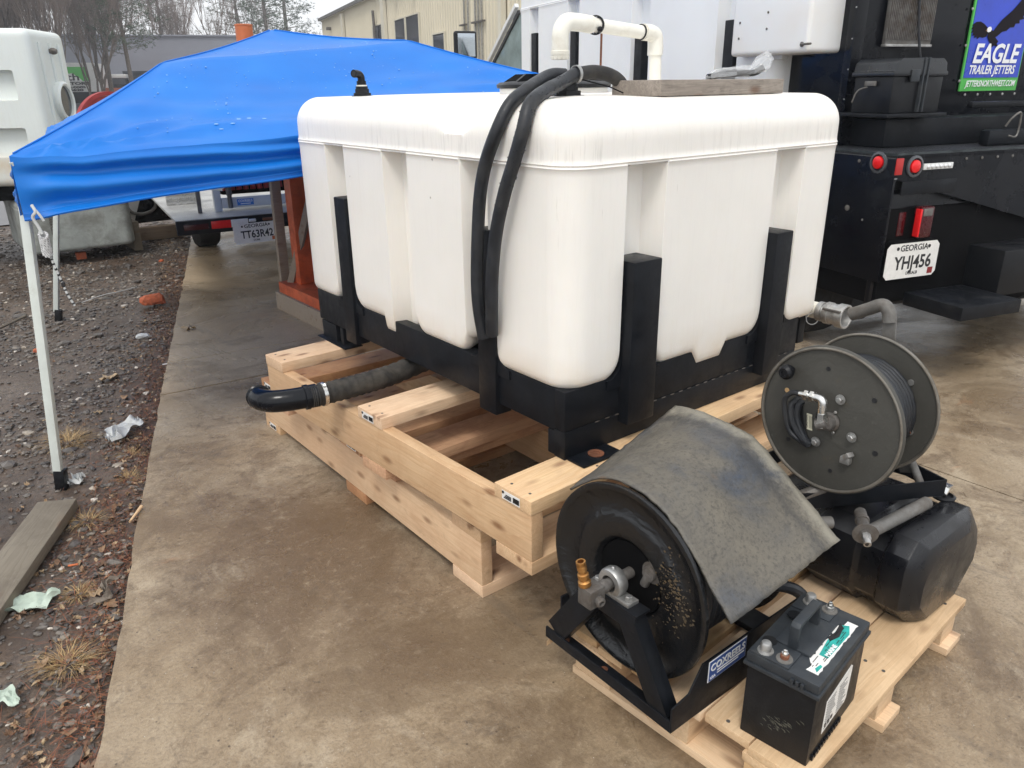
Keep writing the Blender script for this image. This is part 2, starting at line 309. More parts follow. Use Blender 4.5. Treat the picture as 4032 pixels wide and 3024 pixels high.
MT['disc_grey'] = m_plate('grey_steel_disc', (.062, .060, .052))
MT['disc_black'] = m_plate('black_steel_disc', (.0055, .0062, .0075), (.03, .021, .012))
MT['disc_black'].node_tree.nodes['Principled BSDF'].inputs['Roughness'].default_value = .26
MT['disc_black'].node_tree.nodes['Bump'].inputs['Strength'].default_value = .9
def m_treadplate():
    k = NT('tread_plate'); v = k.coord((1, 1, 1))
    b = k.vor(k.coord((22, 7, 7)), 3, rnd=.2); h = k.ramp(b.outputs['Distance'], [(.25, 1.), (.4, 0.)])
    k.col(k.ramp(k.noise(v, 5, 4), [(.3, (.32, .32, .31)), (.7, (.5, .5, .48))])); k.set(Metallic=.25); k.rough(.45); k.bump(h, .8, .01); return k.m
MT['tread'] = m_treadplate()
def m_grit():
    k = NT('gritty_deck_coating'); v = k.coord(); f = k.noise(v, 55, 4, .8)
    k.col(k.ramp(f, [(.4, (.010, .011, .014)), (.62, (.03, .034, .04)), (.75, (.16, .17, .2))])); k.rough(.32); k.bump(f, .9, .01); return k.m
MT['grit'] = m_grit()
def m_siding(name, c, rib):
    k = NT(name); v = k.coord(); a = k.noise(v, .5, 4, .5)
    k.col(k.ramp(a, [(.3, tuple(x * .93 for x in c)), (.7, c)])); k.rough(.5); return k.m
MT['beige'] = m_siding('beige_metal_siding', (.66, .60, .46), .3)
MT['beige_trim'] = plain('beige_trim', (.62, .58, .47), .5, 0, .08, 1, 0)
MT['blue_wall'] = plain('grey_blue_wall', (.235, .245, .285), .7, 0, .1, .3, 0)
MT['bark'] = plain('grey_bark', (.13, .105, .085), .9, 0, .4, 9, .3, 30)
MT['twig'] = plain('bare_twigs', (.19, .145, .12), .9, 0, .3, 2, 0)
MT['needles'] = plain('pine_foliage', (.055, .085, .04), .8, 0, .5, 2, 0)

# ---------------- geometry collector
class G:
    def __init__(s): s.v = []; s.f = []
    def add(s, vs, fs, M=None):
        o = len(s.v)
        if M is not None: vs = [tuple(M @ Vector(p)) for p in vs]
        s.v += [tuple(p) for p in vs]; s.f += [tuple(i + o for i in f) for f in fs]; return s
    def box(s, x0, x1, y0, y1, z0, z1, M=None):
        v = [(x, y, z) for z in (z0, z1) for y in (y0, y1) for x in (x0, x1)]
        return s.add(v, [(0, 2, 3, 1), (4, 5, 7, 6), (0, 1, 5, 4), (2, 6, 7, 3), (0, 4, 6, 2), (1, 3, 7, 5)], M)
    def bar(s, a, b, wd, ht, up=(0, 0, 1), M=None):
        a = Vector(a); b = Vector(b); d = (b - a).normalized(); u = Vector(up)
        sx = d.cross(u).normalized(); uz = sx.cross(d).normalized()
        v = [tuple(p + sx * (i * wd / 2) + uz * (j * ht / 2)) for p in (a, b) for j in (-1, 1) for i in (-1, 1)]
        return s.add(v, [(0, 1, 3, 2), (4, 6, 7, 5), (0, 4, 5, 1), (2, 3, 7, 6), (0, 2, 6, 4), (1, 5, 7, 3)], M)
    def tube(s, pts, r, n=12, cap=True, M=None):
        pts = [Vector(p) for p in pts]; rs = r if hasattr(r, '__len__') else [r] * len(pts)
        t0 = (pts[1] - pts[0]).normalized(); a = t0.orthogonal().normalized(); vs = []; prev = t0
        for i, p in enumerate(pts):
            t = (pts[min(i + 1, len(pts) - 1)] - pts[max(i - 1, 0)])
            t = t.normalized() if t.length > 1e-9 else prev
            a = (a - t * a.dot(t)).normalized(); b = t.cross(a); prev = t
            for k in range(n):
                an = 2 * PI * k / n; vs.append(tuple(p + (a * math.cos(an) + b * math.sin(an)) * rs[i]))
        fs = []
        for i in range(len(pts) - 1):
            for k in range(n):
                q = (k + 1) % n; fs.append((i * n + k, i * n + q, (i + 1) * n + q, (i + 1) * n + k))
        if cap: fs.append(tuple(range(n))[::-1]); fs.append(tuple((len(pts) - 1) * n + k for k in range(n)))
        return s.add(vs, fs, M)
    def lathe(s, prof, p0, axis, n=32, M=None, close=False):
        """prof: (radius, distance along axis)"""
        p0 = Vector(p0); ax = Vector(axis).normalized(); a = ax.orthogonal().normalized(); b = ax.cross(a); vs = []; fs = []
        for (r, h) in prof:
            for k in range(n):
                an = 2 * PI * k / n; vs.append(tuple(p0 + ax * h + (a * math.cos(an) + b * math.sin(an)) * max(r, 1e-4)))
        m = len(prof)
        for i in range(m - 1 if not close else m):
            for k in range(n):
                q = (k + 1) % n; j = (i + 1) % m; fs.append((i * n + k, i * n + q, j * n + q, j * n + k))
        if not close: fs.append(tuple(range(n))[::-1]); fs.append(tuple((m - 1) * n + k for k in range(n)))
        return s.add(vs, fs, M)
    def cyl(s, a, b, r, n=16, r2=None, M=None):
        return s.tube([a, b], [r, r if r2 is None else r2], n, True, M)
    def ball(s, c, r, n=12, sc_=(1, 1, 1), M=None):
        c = Vector(c); vs = [(c.x, c.y, c.z - r * sc_[2])]; m = n // 2
        for i in range(1, m):
            th = PI * i / m
            for k in range(n):
                an = 2 * PI * k / n
                vs.append((c.x + r * sc_[0] * math.sin(th) * math.cos(an), c.y + r * sc_[1] * math.sin(th) * math.sin(an), c.z - r * sc_[2] * math.cos(th)))
        vs.append((c.x, c.y, c.z + r * sc_[2])); L = len(vs) - 1; fs = []
        for k in range(n):
            q = (k + 1) % n; fs.append((0, 1 + q, 1 + k)); fs.append((L, L - n + k, L - n + q))
        for i in range(m - 2):
            for k in range(n):
                q = (k + 1) % n; fs.append((1 + i * n + k, 1 + i * n + q, 1 + (i + 1) * n + q, 1 + (i + 1) * n + k))
        return s.add(vs, fs, M)
    def prism(s, poly, o, ex, ey, depth):
        """poly 2-D points extruded along ex x ey by depth (a vector)"""
        o = Vector(o); ex = Vector(ex); ey = Vector(ey); d = Vector(depth); n = len(poly)
        vs = [tuple(o + ex * p[0] + ey * p[1]) for p in poly] + [tuple(o + ex * p[0] + ey * p[1] + d) for p in poly]
        fs = [tuple(range(n))[::-1], tuple(range(n, 2 * n))] + [(i, (i + 1) % n, (i + 1) % n + n, i + n) for i in range(n)]
        return s.add(vs, fs)
    def obj(s, name, m, parent=None, bevel=0., smooth=35, world=True, seg=2, kind=None, label=None):
        me = bpy.data.meshes.new(name); vs = s.v
        if parent is not None and world:
            inv = wmat(parent).inverted(); vs = [tuple(inv @ Vector(p)) for p in vs]
        me.from_pydata(vs, [], s.f); me.update()
        bm = bmesh.new(); bm.from_mesh(me); bmesh.ops.recalc_face_normals(bm, faces=bm.faces)
        if bevel:
            es = [e for e in bm.edges if len(e.link_faces) == 2 and e.calc_face_angle(0) > .5]
            if es: bmesh.ops.bevel(bm, geom=es, offset=bevel, segments=seg, affect='EDGES', profile=.6, clamp_overlap=True)
        bm.to_mesh(me); bm.free()
        if smooth:
            me.shade_smooth(); me.set_sharp_from_angle(angle=math.radians(smooth))
        me.materials.append(MT[m] if isinstance(m, str) else m)
        o = bpy.data.objects.new(name, me); col.objects.link(o)
        if parent is not None: o.parent = parent
        if kind: o['kind'] = kind
        if label: o['label'] = label
        return o

def wmat(o):
    m = Matrix.Translation(o.location) @ o.rotation_euler.to_matrix().to_4x4()
    return wmat(o.parent) @ m if o.parent else m
def tag(o, label, cat, group=None, kind=None):
    o['label'] = label; o['category'] = cat
    if group: o['group'] = group
    if kind: o['kind'] = kind
    return o
def thing(name, label, cat, loc=(0, 0, 0), rz=0., group=None):
    o = bpy.data.objects.new(name, None); o.empty_display_size = .1; col.objects.link(o); o.location = loc; o.rotation_euler = (0, 0, rz)
    return tag(o, label, cat, group)
def struct(o): o['kind'] = 'structure'; return o
def bez(pts, n=10):
    """Catmull-Rom through pts"""
    P = [Vector(p) for p in pts]; P = [P[0] * 2 - P[1]] + P + [P[-1] * 2 - P[-2]]; out = []
    for i in range(1, len(P) - 2):
        for k in range(n):
            t = k / n; a, b, c, d = P[i - 1:i + 3]
            out.append(.5 * ((2 * b) + (c - a) * t + (2 * a - 5 * b + 4 * c - d) * t * t + (3 * b - a - 3 * c + d) * t ** 3))
    out.append(P[-2]); return out
def text(name, s, size, o, right, up, m, parent, off=.0012, bold=0., shear=0., align='LEFT', width=None):
    cu = bpy.data.curves.new(name, 'FONT'); cu.body = s; cu.size = 1.0; cu.extrude = .0004 / size; cu.offset = bold / size; cu.shear = shear; cu.align_x = align; cu.resolution_u = 3
    ob = bpy.data.objects.new(name, cu); col.objects.link(ob); dg = bpy.context.evaluated_depsgraph_get()
    me = bpy.data.meshes.new_from_object(ob.evaluated_get(dg)); bpy.data.objects.remove(ob)
    for v in me.vertices: v.co *= size
    me.name = name; r = Vector(right).normalized(); u = Vector(up); u = (u - r * u.dot(r)).normalized(); n = r.cross(u)
    sx = 1.
    xs = [v.co.x for v in me.vertices]
    if width and xs: sx = width / (max(xs) - min(xs)); x0 = min(xs)
    else: x0 = 0
    inv = wmat(parent).inverted() if parent else Matrix()
    for v in me.vertices:
        p = Vector(o) + r * ((v.co.x - x0) * sx) + u * v.co.y + n * (v.co.z + off); v.co = inv @ p
    me.materials.clear(); me.materials.append(MT[m]); q = bpy.data.objects.new(name, me); col.objects.link(q)
    if parent: q.parent = parent
    return q
def quad(o, right, up, w_, h_, thick=.001, name=None, m=None, parent=None, off=.0, label=None):
    r = Vector(right).normalized(); u = Vector(up).normalized(); n = r.cross(u).normalized()
    return G().prism([(0, 0), (w_, 0), (w_, h_), (0, h_)], Vector(o) + n * off, r, u, n * thick).obj(name, m, parent, label=label)
def hexbolt(g, p, axis, r=.009, h=.008, washer=True):
    ax = Vector(axis)
    if washer: g.lathe([(r * 1.7, 0), (r * 1.7, .0015), (.001, .0015)], p, ax, 14)
    g.lathe([(r, .0015), (r, h), (r * .8, h * 1.15), (.001, h * 1.15)], p, ax, 6)
def copy_tree(o, parent=None):
    c = o.copy(); col.objects.link(c); c.parent = parent
    for ch in [x for x in bpy.data.objects if x.parent == o]: copy_tree(ch, c)
    return c

# ================================================================== GROUND
EDGE = [(-1.1, -1.0), (-.42, .7), (.075, 1.817), (.173, 2.111), (.284, 2.423), (.407, 2.809), (.655, 3.534), (.927, 4.334), (1.474, 5.899), (2.013, 7.446), (2.783, 9.708), (3.6, 12.0)]
def edge_x(y):
    for (x0, y0), (x1, y1) in zip(EDGE, EDGE[1:]):
        if y <= y1: t = (y - y0) / (y1 - y0); return x0 + (x1 - x0) * t
    return EDGE[-1][0]
def edge_pt(t):
    y = t; return edge_x(y) + .012 * mnoise.noise((0, y * 9, 0)) + .007 * mnoise.noise((3, y * 31, 0)), y
pad = bpy.data.objects.new('concrete_pad', None); col.objects.link(pad); struct(pad)
XR = 3.328
def slab(ylo_l, ylo_r, yhi_l, yhi_r, gap=.004):
    """sheet between two joints; left end follows the broken edge"""
    g = G(); n = 60; top = []
    ys = [ylo_l + gap + (yhi_l - ylo_l - 2 * gap) * i / n for i in range(n + 1)]
    for i, y in enumerate(ys):
        x, _ = edge_pt(y); yr = ylo_r + gap + (yhi_r - ylo_r - 2 * gap) * i / n
        row = [(x + .0, y, -.012)] + [(x + (XR - x) * t, y + (yr - y) * t, 0) for t in (.0008, .25, .5, .75, 1)]
        top.append(row)
    vs = [p for r in top for p in r]; m = 6; fs = []
    for i in range(n):
        for j in range(m - 1): a = i * m + j; fs.append((a, a + 1, a + m + 1, a + m))
    o = len(vs)
    vs += [(r[0][0] + .004, r[0][1], -.14) for r in top]
    for i in range(n): fs.append((i * m, (i + 1) * m, o + i + 1, o + i))
    for (i, sgn) in ((0, 1), (n, -1)):                        # joint faces
        oo = len(vs); vs += [(p[0], p[1], -.05) for p in top[i]]
        for j in range(m - 1): fs.append((i * m + j, i * m + j + 1, oo + j + 1, oo + j))
    return g.add(vs, fs).obj('slab', 'concrete', pad, smooth=30)
slab(-1.0, -1.0, .22, 1.49)
slab(.22, 1.49, 4.38, 4.13, .010)
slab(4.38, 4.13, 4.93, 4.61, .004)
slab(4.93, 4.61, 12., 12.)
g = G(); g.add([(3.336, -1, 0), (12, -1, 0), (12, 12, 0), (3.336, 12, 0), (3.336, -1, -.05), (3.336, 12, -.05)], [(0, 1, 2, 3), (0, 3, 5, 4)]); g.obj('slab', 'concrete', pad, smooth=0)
g = G(); g.add([(1.105, 4.935, -.004), (3.328, 4.622, -.004), (3.328, 4.600, -.004), (1.105, 4.914, -.004)], [(0, 1, 2, 3)]); g.obj('joint_filler', 'pale_mortar', pad, smooth=0)
gj = G(); gj.box(-.9, 12., -1, 12, -.16, -.052); struct(gj.obj('ground', 'mud', None, smooth=0))
# ground sheet out to the horizon
gs = G(); gs.add([(-300, -60, -.165), (420, -60, -.165), (420, 500, -.165), (-300, 500, -.165)], [(0, 1, 2, 3)]); struct(gs.obj('yard_ground', 'asphalt', None, smooth=0))
gs = G(); gs.add([(-40, 12.0, -.02), (60, 12.0, -.02), (80, 140, -.02), (-40, 140, -.02)], [(0, 1, 2, 3)]); struct(gs.obj('road', 'asphalt', None, smooth=0))
# mud and gravel strip left of the pad
def mud_h(x, y):
    d = edge_x(y) - x
    h = -.035 + .018 * mnoise.noise((x * 2.1, y * 2.1, 0)) + .011 * mnoise.noise((x * 7, y * 7, 3)) + .007 * mnoise.noise((x * 19, y * 19, 6)) + .004 * mnoise.noise((x * 45, y * 45, 9))
    h -= .02 * math.exp(-max(0, d) / .05)
    return min(h, -.006)
nx, ny = 190, 400; vs = []
for j in range(ny + 1):
    y = .2 + (12.4 - .2) * (j / ny) ** 1.35; xe = edge_x(y) + .05
    for i in range(nx + 1):
        t = i / nx; x = xe - (4.2) * (1 - t) ** 1.8; vs.append((x, y, mud_h(x, y)))
fs = [(j * (nx + 1) + i, j * (nx + 1) + i + 1, (j + 1) * (nx + 1) + i + 1, (j + 1) * (nx + 1) + i) for j in range(ny) for i in range(nx)]
struct(G().add(vs, fs).obj('dirt_ground', 'mud', None, smooth=60))

def scatter_mesh(name, m, items, kind='stuff', parent=None, label=None, cat=None, smooth=0):
    """items: list of (verts Nx3, faces, tint)"""
    V = []; F = []; T = []; o = 0
    for v, f, t in items:
        V.append(v); F += [tuple(i + o for i in q) for q in f]; T += [t] * len(v); o += len(v)
    me = bpy.data.meshes.new(name); me.from_pydata(np.concatenate(V).tolist(), [], F); me.update()
    at = me.attributes.new('tint', 'FLOAT', 'POINT'); at.data.foreach_set('value', T)
    if smooth: me.shade_smooth(); me.set_sharp_from_angle(angle=math.radians(smooth))
    me.materials.append(MT[m]); ob = bpy.data.objects.new(name, me); col.objects.link(ob)
    if parent: ob.parent = parent
    if kind: ob['kind'] = kind
    if label: ob['label'] = label; ob['category'] = cat
    return ob
# stones: squashed, jittered octahedra-like lumps
_ico = bmesh.new(); bmesh.ops.create_icosphere(_ico, subdivisions=1, radius=1); ICO = np.array([v.co[:] for v in _ico.verts]); ICOF = [tuple(v.index for v in f.verts) for f in _ico.faces]; _ico.free()
def rotz(v, a):
    c, s = math.cos(a), math.sin(a); return np.c_[v[:, 0] * c - v[:, 1] * s, v[:, 0] * s + v[:, 1] * c, v[:, 2]]
items = []
tries = 0
while len(items) < 24000 and tries < 120000:
    tries += 1
    y = .5 + 11.3 * random.random() ** 1.5
    x = edge_x(y) - abs(random.gauss(0, 1)) * (1.0 + .12 * y) - .0
    if x < edge_x(y) - 3.2 : continue
    dens = .55 + .9 * mnoise.noise((x * 1.3, y * 1.3, 5))
    if 2.5 < y < 3.7 and edge_x(y) - x < .38: dens -= .25
    if random.random() > dens: continue
    r = random.choice((.004, .005, .006, .007, .009, .012)) * random.uniform(.7, 1.3) * (1 + .07 * y)
    if random.random() < .02: r *= 2.2
    v = ICO * (np.array([1.25, .9, .55]) * r * np.random.uniform(.75, 1.2, 3)) * np.random.uniform(.82, 1.15, (len(ICO), 1))
    t = min(1, max(0, random.gauss(.42, .22)))
    if random.random() < .025: t = 1
    v = rotz(v, random.random() * 6.3) + np.array([x, y, mud_h(x, y) + r * .18]); items.append((v, ICOF, t))
scatter_mesh('gravel', 'stone', items, label='loose wet gravel covering the dirt beside the concrete', cat='gravel')
# leaf litter, needles, twigs along the pad edge
def leaf(size, lobes=True):
    pts = [(0, 0)]
    out = [(.0, -.5), (.10, -.42), (.16, -.2), (.34, -.22), (.22, 0), (.46, .08), (.24, .2), (.3, .42), (.12, .36), (0, .62), (-.1, .36), (-.32, .4), (-.22, .18), (-.45, .1), (-.2, -.02), (-.36, -.2), (-.15, -.22), (-.09, -.42)] if lobes else [(0, -.5), (.2, -.3), (.28, 0), (.2, .3), (0, .6), (-.2, .3), (-.27, 0), (-.18, -.3)]
    V = [(0, 0, 0)] + [(x * size, y * size, 0) for x, y in out]; V = np.array(V, float)
    k = random.uniform(-1.3, 1.3) / size; k2 = random.uniform(-1.1, 1.1) / size
    V[:, 2] = k * V[:, 0] ** 2 * 1.3 + k2 * V[:, 1] ** 2 + .18 * size * np.random.uniform(-1, 1, len(V)); n = len(out)
    return V, [(0, 1 + i, 1 + (i + 1) % n) for i in range(n)]
items = []
for i in range(1700):
    y = 1.6 + 8.5 * random.random() ** 1.2; d = abs(random.gauss(0, .13)) if random.random() < .75 else abs(random.gauss(0, .6))
    x = edge_x(y) - d - .01; s = random.uniform(.012, .030)
    V, F = leaf(s, random.random() < .5); tl = random.uniform(-.5, .5)
    V = np.c_[V[:, 0], V[:, 1] * math.cos(tl) - V[:, 2] * math.sin(tl), V[:, 1] * math.sin(tl) + V[:, 2] * math.cos(tl)]
    items.append((rotz(V, random.random() * 6.3) + np.array([x, y, mud_h(x, y) + .012]), F, random.random()))
scatter_mesh('leaf_litter', 'leaf', items, label='brown fallen leaf litter along the broken edge of the concrete', cat='leaf litter')
def blade(p, d, L, wdt, tint, seg=3, droop=.4):
    p = np.array(p, float); d = np.array(d, float); d /= np.linalg.norm(d); s = np.cross(d, [0, 0, 1.]); s /= np.linalg.norm(s) + 1e-9; V = []
    for i in range(seg + 1):
        t = i / seg; q = p + d * L * t + np.array([d[0], d[1], -1]) * droop * L * t * t; V += [q - s * wdt * (1 - t * .8), q + s * wdt * (1 - t * .8)]
    return np.array(V), [(2 * i, 2 * i + 1, 2 * i + 3, 2 * i + 2) for i in range(seg)], tint
items = []
for i in range(3000):
    y = 1.6 + 7.0 * random.random() ** 1.3; x = edge_x(y) - abs(random.gauss(0, .12)) - .005
    if 3.0 < y < 3.4: x -= .1 * random.random()
    a = random.random() * 6.3; items.append(blade((x, y, mud_h(x, y) + .008 + .01 * random.random()), (math.cos(a), math.sin(a), .12), random.uniform(.03, .10), .0009, random.random(), 2, .15))
scatter_mesh('pine_needle_litter', 'needle', items, label='rust coloured pine needles strewn along the pad edge', cat='needles')
# named leaves
spots = [(.57, 3.60), (.45, 3.25), (.38, 3.05), (.33, 2.95), (.42, 3.33), (.27, 2.55), (.05, 2.02), (.06, 1.86), (-.03, 1.92), (.1, 1.75), (.68, 3.85), (.70, 4.1), (.79, 4.55), (.62, 4.4), (.24, 2.62), (.18, 2.95), (1.0, 5.2), (1.12, 5.5), (.9, 5.05), (1.3, 6.1), (.30, 2.80), (.36, 2.9), (.04, 2.35)]
for i, (x, y) in enumerate(spots):
    V, F = leaf(random.uniform(.035, .058), i % 3 != 0); V = rotz(V, random.random() * 6.3)
    me = bpy.data.meshes.new('fallen_leaf'); z = (mud_h(x, y) + .018) if x < edge_x(y) else .006
    me.from_pydata(V.tolist(), [], F); at = me.attributes.new('tint', 'FLOAT', 'POINT'); at.data.foreach_set('value', [random.uniform(.2, 1)] * len(V)); me.materials.append(MT['leaf'])
    me.shade_smooth(); o = bpy.data.objects.new('fallen_leaf', me); col.objects.link(o); o.location = (x, y, z)
    tag(o, 'curled brown fallen leaf lying in the dirt strip beside the concrete', 'leaf', 'fallen leaves on the dirt strip')
V, F = leaf(.10); me = bpy.data.meshes.new('oak_leaf'); me.from_pydata(V.tolist(), [], F); at = me.attributes.new('tint', 'FLOAT', 'POINT'); at.data.foreach_set('value', [1.] * len(V)); me.materials.append(MT['leaf'])
o = bpy.data.objects.new('oak_leaf', me); col.objects.link(o); o.location = (1.468, 5.568, .02); o.rotation_euler = (0, 0, 1.1)
tag(o, 'pale curled oak leaf lying alone on the concrete pad', 'leaf')
V, F = leaf(.12); me = bpy.data.meshes.new('oak_leaf'); me.from_pydata(V.tolist(), [], F); at = me.attributes.new('tint', 'FLOAT', 'POINT'); at.data.foreach_set('value', [.95] * len(V)); me.materials.append(MT['leaf'])
o = bpy.data.objects.new('oak_leaf', me); col.objects.link(o); o.location = (.80, 4.92, -.01); o.rotation_euler = (0, 0, 2.)
tag(o, 'pale tan oak leaf on the gravel just off the pad edge', 'leaf')
# grass tufts
for (x, y, r, n, lab) in [(.42, 4.12, .13, 260, 'straw coloured grass tuft behind the front tent leg'), (.63, 3.76, .07, 120, 'small dry grass tuft below the crumpled white bag'), (.20, 2.69, .06, 150, 'golden dead grass clump between plank and pad edge'),
                          (.10, 2.33, .09, 190, 'fluffy tan grass tuft on the gravel nearest the camera'), (.33, 3.22, .08, 130, 'thin dry grass tuft beside the end of the weathered plank'), (.56, 3.50, .07, 120, 'golden grass tuft hanging at the pad edge among leaves')]:
    items = []
    for i in range(n):
        a = random.random() * 6.3; rr = r * .45 * random.random() ** .5; px, py = x + rr * math.cos(a), y + rr * math.sin(a)
        b = a + random.uniform(-.7, .7); items.append(blade((px, py, mud_h(px, py)), (math.cos(b) * .8, math.sin(b) * .8, random.uniform(.3, 1.4)), r * random.uniform(.5, 1.1), .0011, random.random(), 3, .5))
    o = scatter_mesh('grass_tuft', 'straw', items, kind=None); tag(o, lab, 'grass tuft', 'dry grass tufts')
# rocks, bricks, rubbish
def lump(name, m, loc, size, label, cat, seed=0, group=None, sub=2):
    bm = bmesh.new(); bmesh.ops.create_icosphere(bm, subdivisions=sub, radius=1)
    for v in bm.verts:
        k = 1 + .35 * mnoise.noise(v.co * 1.7 + Vector((seed * 7.1, 0, 0))) ; v.co = Vector((v.co.x * size[0] * k, v.co.y * size[1] * k, max(-.4, v.co.z) * size[2] * k))
    me = bpy.data.meshes.new(name); bm.to_mesh(me); bm.free(); me.materials.append(MT[m]); o = bpy.data.objects.new(name, me); col.objects.link(o); o.location = loc
    return tag(o, label, cat, group)
lump('rock', 'brick', (1.473, 6.506, .02), (.10, .07, .055), 'large orange and white broken rock near the pad edge', 'rock', 3)
bx = G(); bx.box(1.38, 1.47, 8.90, 8.97, -.02, .05); tag(bx.obj('brick', 'brick', None, .006), 'red brick lying on the gravel behind the rear tent leg', 'brick')
bx = G(); bx.box(2.70, 2.79, 9.2, 9.28, -.02, .04); tag(bx.obj('brick', 'brick', None, .006), 'dull brown brick on the dirt near the trailer wheel', 'brick')
lump('brick_fragment', 'brick', (2.0, 8.174, .0), (.03, .02, .02), 'tiny red brick chip on the gravel', 'brick', 5, sub=1)
lump('brick_fragment', 'brick', (.56, 5.75, .0), (.05, .03, .02), 'orange brick shard at the left border beside the rear leg', 'brick', 8, sub=1)
lump('paper_scrap', 'paper', (1.17, 5.62, .0), (.045, .03, .02), 'small white paper scrap on the gravel below the rock', 'paper', 9)
def crumple(name, m, loc, L, Wd, rz, label, cat, seed=1, amp=.02):
    g = G(); nx, ny = 18, 8; vs = []
    for j in range(ny + 1):
        for i in range(nx + 1):
            u, v = i / nx - .5, j / ny - .5; wd = Wd * (1 - .75 * abs(u * 2) ** 2)
            vs.append((u * L, v * wd + .02 * math.sin(u * 9 + seed), amp * (.4 + abs(mnoise.noise((u * 4 + seed, v * 3, seed)) * 1.6) + .22 * mnoise.noise((u * 13, v * 13, seed)))))
    g.add(vs, [(j * (nx + 1) + i, j * (nx + 1) + i + 1, (j + 1) * (nx + 1) + i + 1, (j + 1) * (nx + 1) + i) for j in range(ny) for i in range(nx)])
    o = g.obj(name, m, None, smooth=50); o.location = loc; o.rotation_euler = (0, 0, rz); return tag(o, label, cat)
crumple('plastic_bag', 'paper', (.66, 4.02, -.02), .26, .13, .75, 'crumpled white plastic bag lying across the pad edge', 'plastic bag', 2, .035)
crumple('plastic_scrap', 'paper', (.36, 3.58, -.03), .10, .07, .6, 'torn white plastic scrap at the foot of the front tent leg', 'plastic scrap', 5, .035)
crumple('plastic_scrap', 'mint', (.05, 2.72, -.03), .20, .11, -.15, 'pale mint green plastic sheet half sunk in the mud', 'plastic scrap', 3, .03)
crumple('plastic_scrap', 'mint', (-.08, 2.27, -.03), .11, .07, -.5, 'small pale plastic piece at the left picture edge', 'plastic scrap', 7, .02)
crumple('leaf_husk', 'block_wood', (.27, 2.60, -.015), .17, .03, .9, 'grey twisted strip of bark beside the golden grass clump', 'bark', 6, .03)
g = G(); g.tube([(.452, 3.02, .008), (.52, 3.11, .012)], [.004, .007], 8); tag(g.obj('wood_splinter', 'pine_yellow', None), 'bright yellow wood splinter pointing onto the pad', 'splinter')
g = G(); g.tube([(.205, 2.885, -.018), (.235, 2.87, -.016)], .004, 8); o = g.obj('cigarette_butt', 'orange', None); tag(o, 'orange cigarette butt in the mud beside the plank', 'cigarette')
g = G(); g.tube(bez([(1.05, 7.0, -.02), (1.2, 7.05, .0), (1.35, 7.1, .0), (1.53, 7.22, -.01)], 5), .0035, 6); tag(g.obj('cable', 'paper', None), 'thin pale wire lying across the gravel between tent legs', 'wire')
g = G(); g.tube([(-.02, 4.98, -.015), (.24, 4.93, -.005)], .0035, 6); tag(g.obj('stick', 'paper', None), 'white plastic stick on the gravel left of the front leg', 'stick')
g = G(); g.tube(bez([(.15, 6.35, -.02), (.4, 6.5, .0), (.62, 6.8, -.01)], 6), .012, 6); tag(g.obj('stick', 'old_wood', None), 'curved dark stick on the gravel behind the front leg', 'stick')

def board(name, parent, x0, x1, y0, y1, z0, z1, m='pine', along='x', bevel=.003, loc_j=0, label=None):
    """a board in the parent's frame, its own origin at its centre, local X along the grain"""
    cx, cy, cz = (x0 + x1) / 2, (y0 + y1) / 2, (z0 + z1) / 2; L = (x1 - x0) if along == 'x' else (y1 - y0); B = (y1 - y0) if along == 'x' else (x1 - x0); H = z1 - z0
    g = G(); g.box(-L / 2, L / 2, -B / 2, B / 2, -H / 2, H / 2); o = g.obj(name, m, None, bevel); o.parent = parent; o.location = (cx, cy, cz)
    o.rotation_euler = (0, 0, 0 if along == 'x' else PI / 2)
    if label: o['label'] = label
    return o
pk = thing('wooden_plank', 'weathered brown plank lying on the mud at left below the tent leg', 'plank', (.14, 3.05, -.02), math.radians(62))
b = board('board', pk, -.62, .34, -.075, .075, 0, .045, 'old_wood', bevel=.005)
pk.location = (.10, 3.07, -.022)

# ================================================================== PALLETS UNDER THE TANK
def lumber_tag(parent, x, yc, zc):
    """stapled lumber-end ticket on the -x end of a board (parent frame)"""
    inv = wmat(parent)
    p = quad((inv @ Vector((x - .001, yc + .04, zc - .014))), inv.to_3x3() @ Vector((0, -1, 0)), (0, 0, 1), .078, .028, .0012, 'ticket', 'label_white', parent)
    q = G(); M = inv
    for k in range(9): q.box(x - .0042, x - .0026, yc - .036 + k * .003, yc - .0345 + k * .003, zc - .008, zc + .008, M)
    for k in range(3): q.box(x - .0042, x - .0026, yc - .002, yc + .030 - .004 * k, zc - .008 + k * .005, zc - .0055 + k * .005, M)
    q.cyl(M @ Vector((x - .0026, yc + .034, zc + .009)), M @ Vector((x - .0042, yc + .034, zc + .009)), .0045, 10)
    q.obj('print', 'ink', p, smooth=0)
PL = thing('wooden_pallet', 'lower new pine pallet resting on the concrete under another pallet', 'pallet', (1.247, 1.75, 0), 0, 'stacked lumber pallets')
W1 = 1.50
for i, y in enumerate((0, .80, 1.675)): board('bottom_board', PL, 0, W1, y, y + .175, 0, .045, ('pine', 'pine_red', 'pine')[i])
for i, x in enumerate((0.001, .73, W1 - .045)): board('stringer', PL, x, x + .044, 0.002, 1.85, .0452, .2128, 'pine', 'y')
for i, (y, mm) in enumerate(((.0, 'pine'), (.54, 'pine_red'), (.82, 'pine_red'), (1.675, 'pine_red'))): board('top_board', PL, -.001, W1, y, y + .165, .213, .258, mm)
lumber_tag(PL, 0, .63, .236); lumber_tag(PL, 0, .89, .236); lumber_tag(PL, 0, 1.76, .236); lumber_tag(PL, 0, 1.76, .022)
PU = thing('wooden_pallet', 'upper new pine pallet carrying the black tank frame', 'pallet', (1.219, 1.46, .2585), math.radians(2.37), 'stacked lumber pallets')
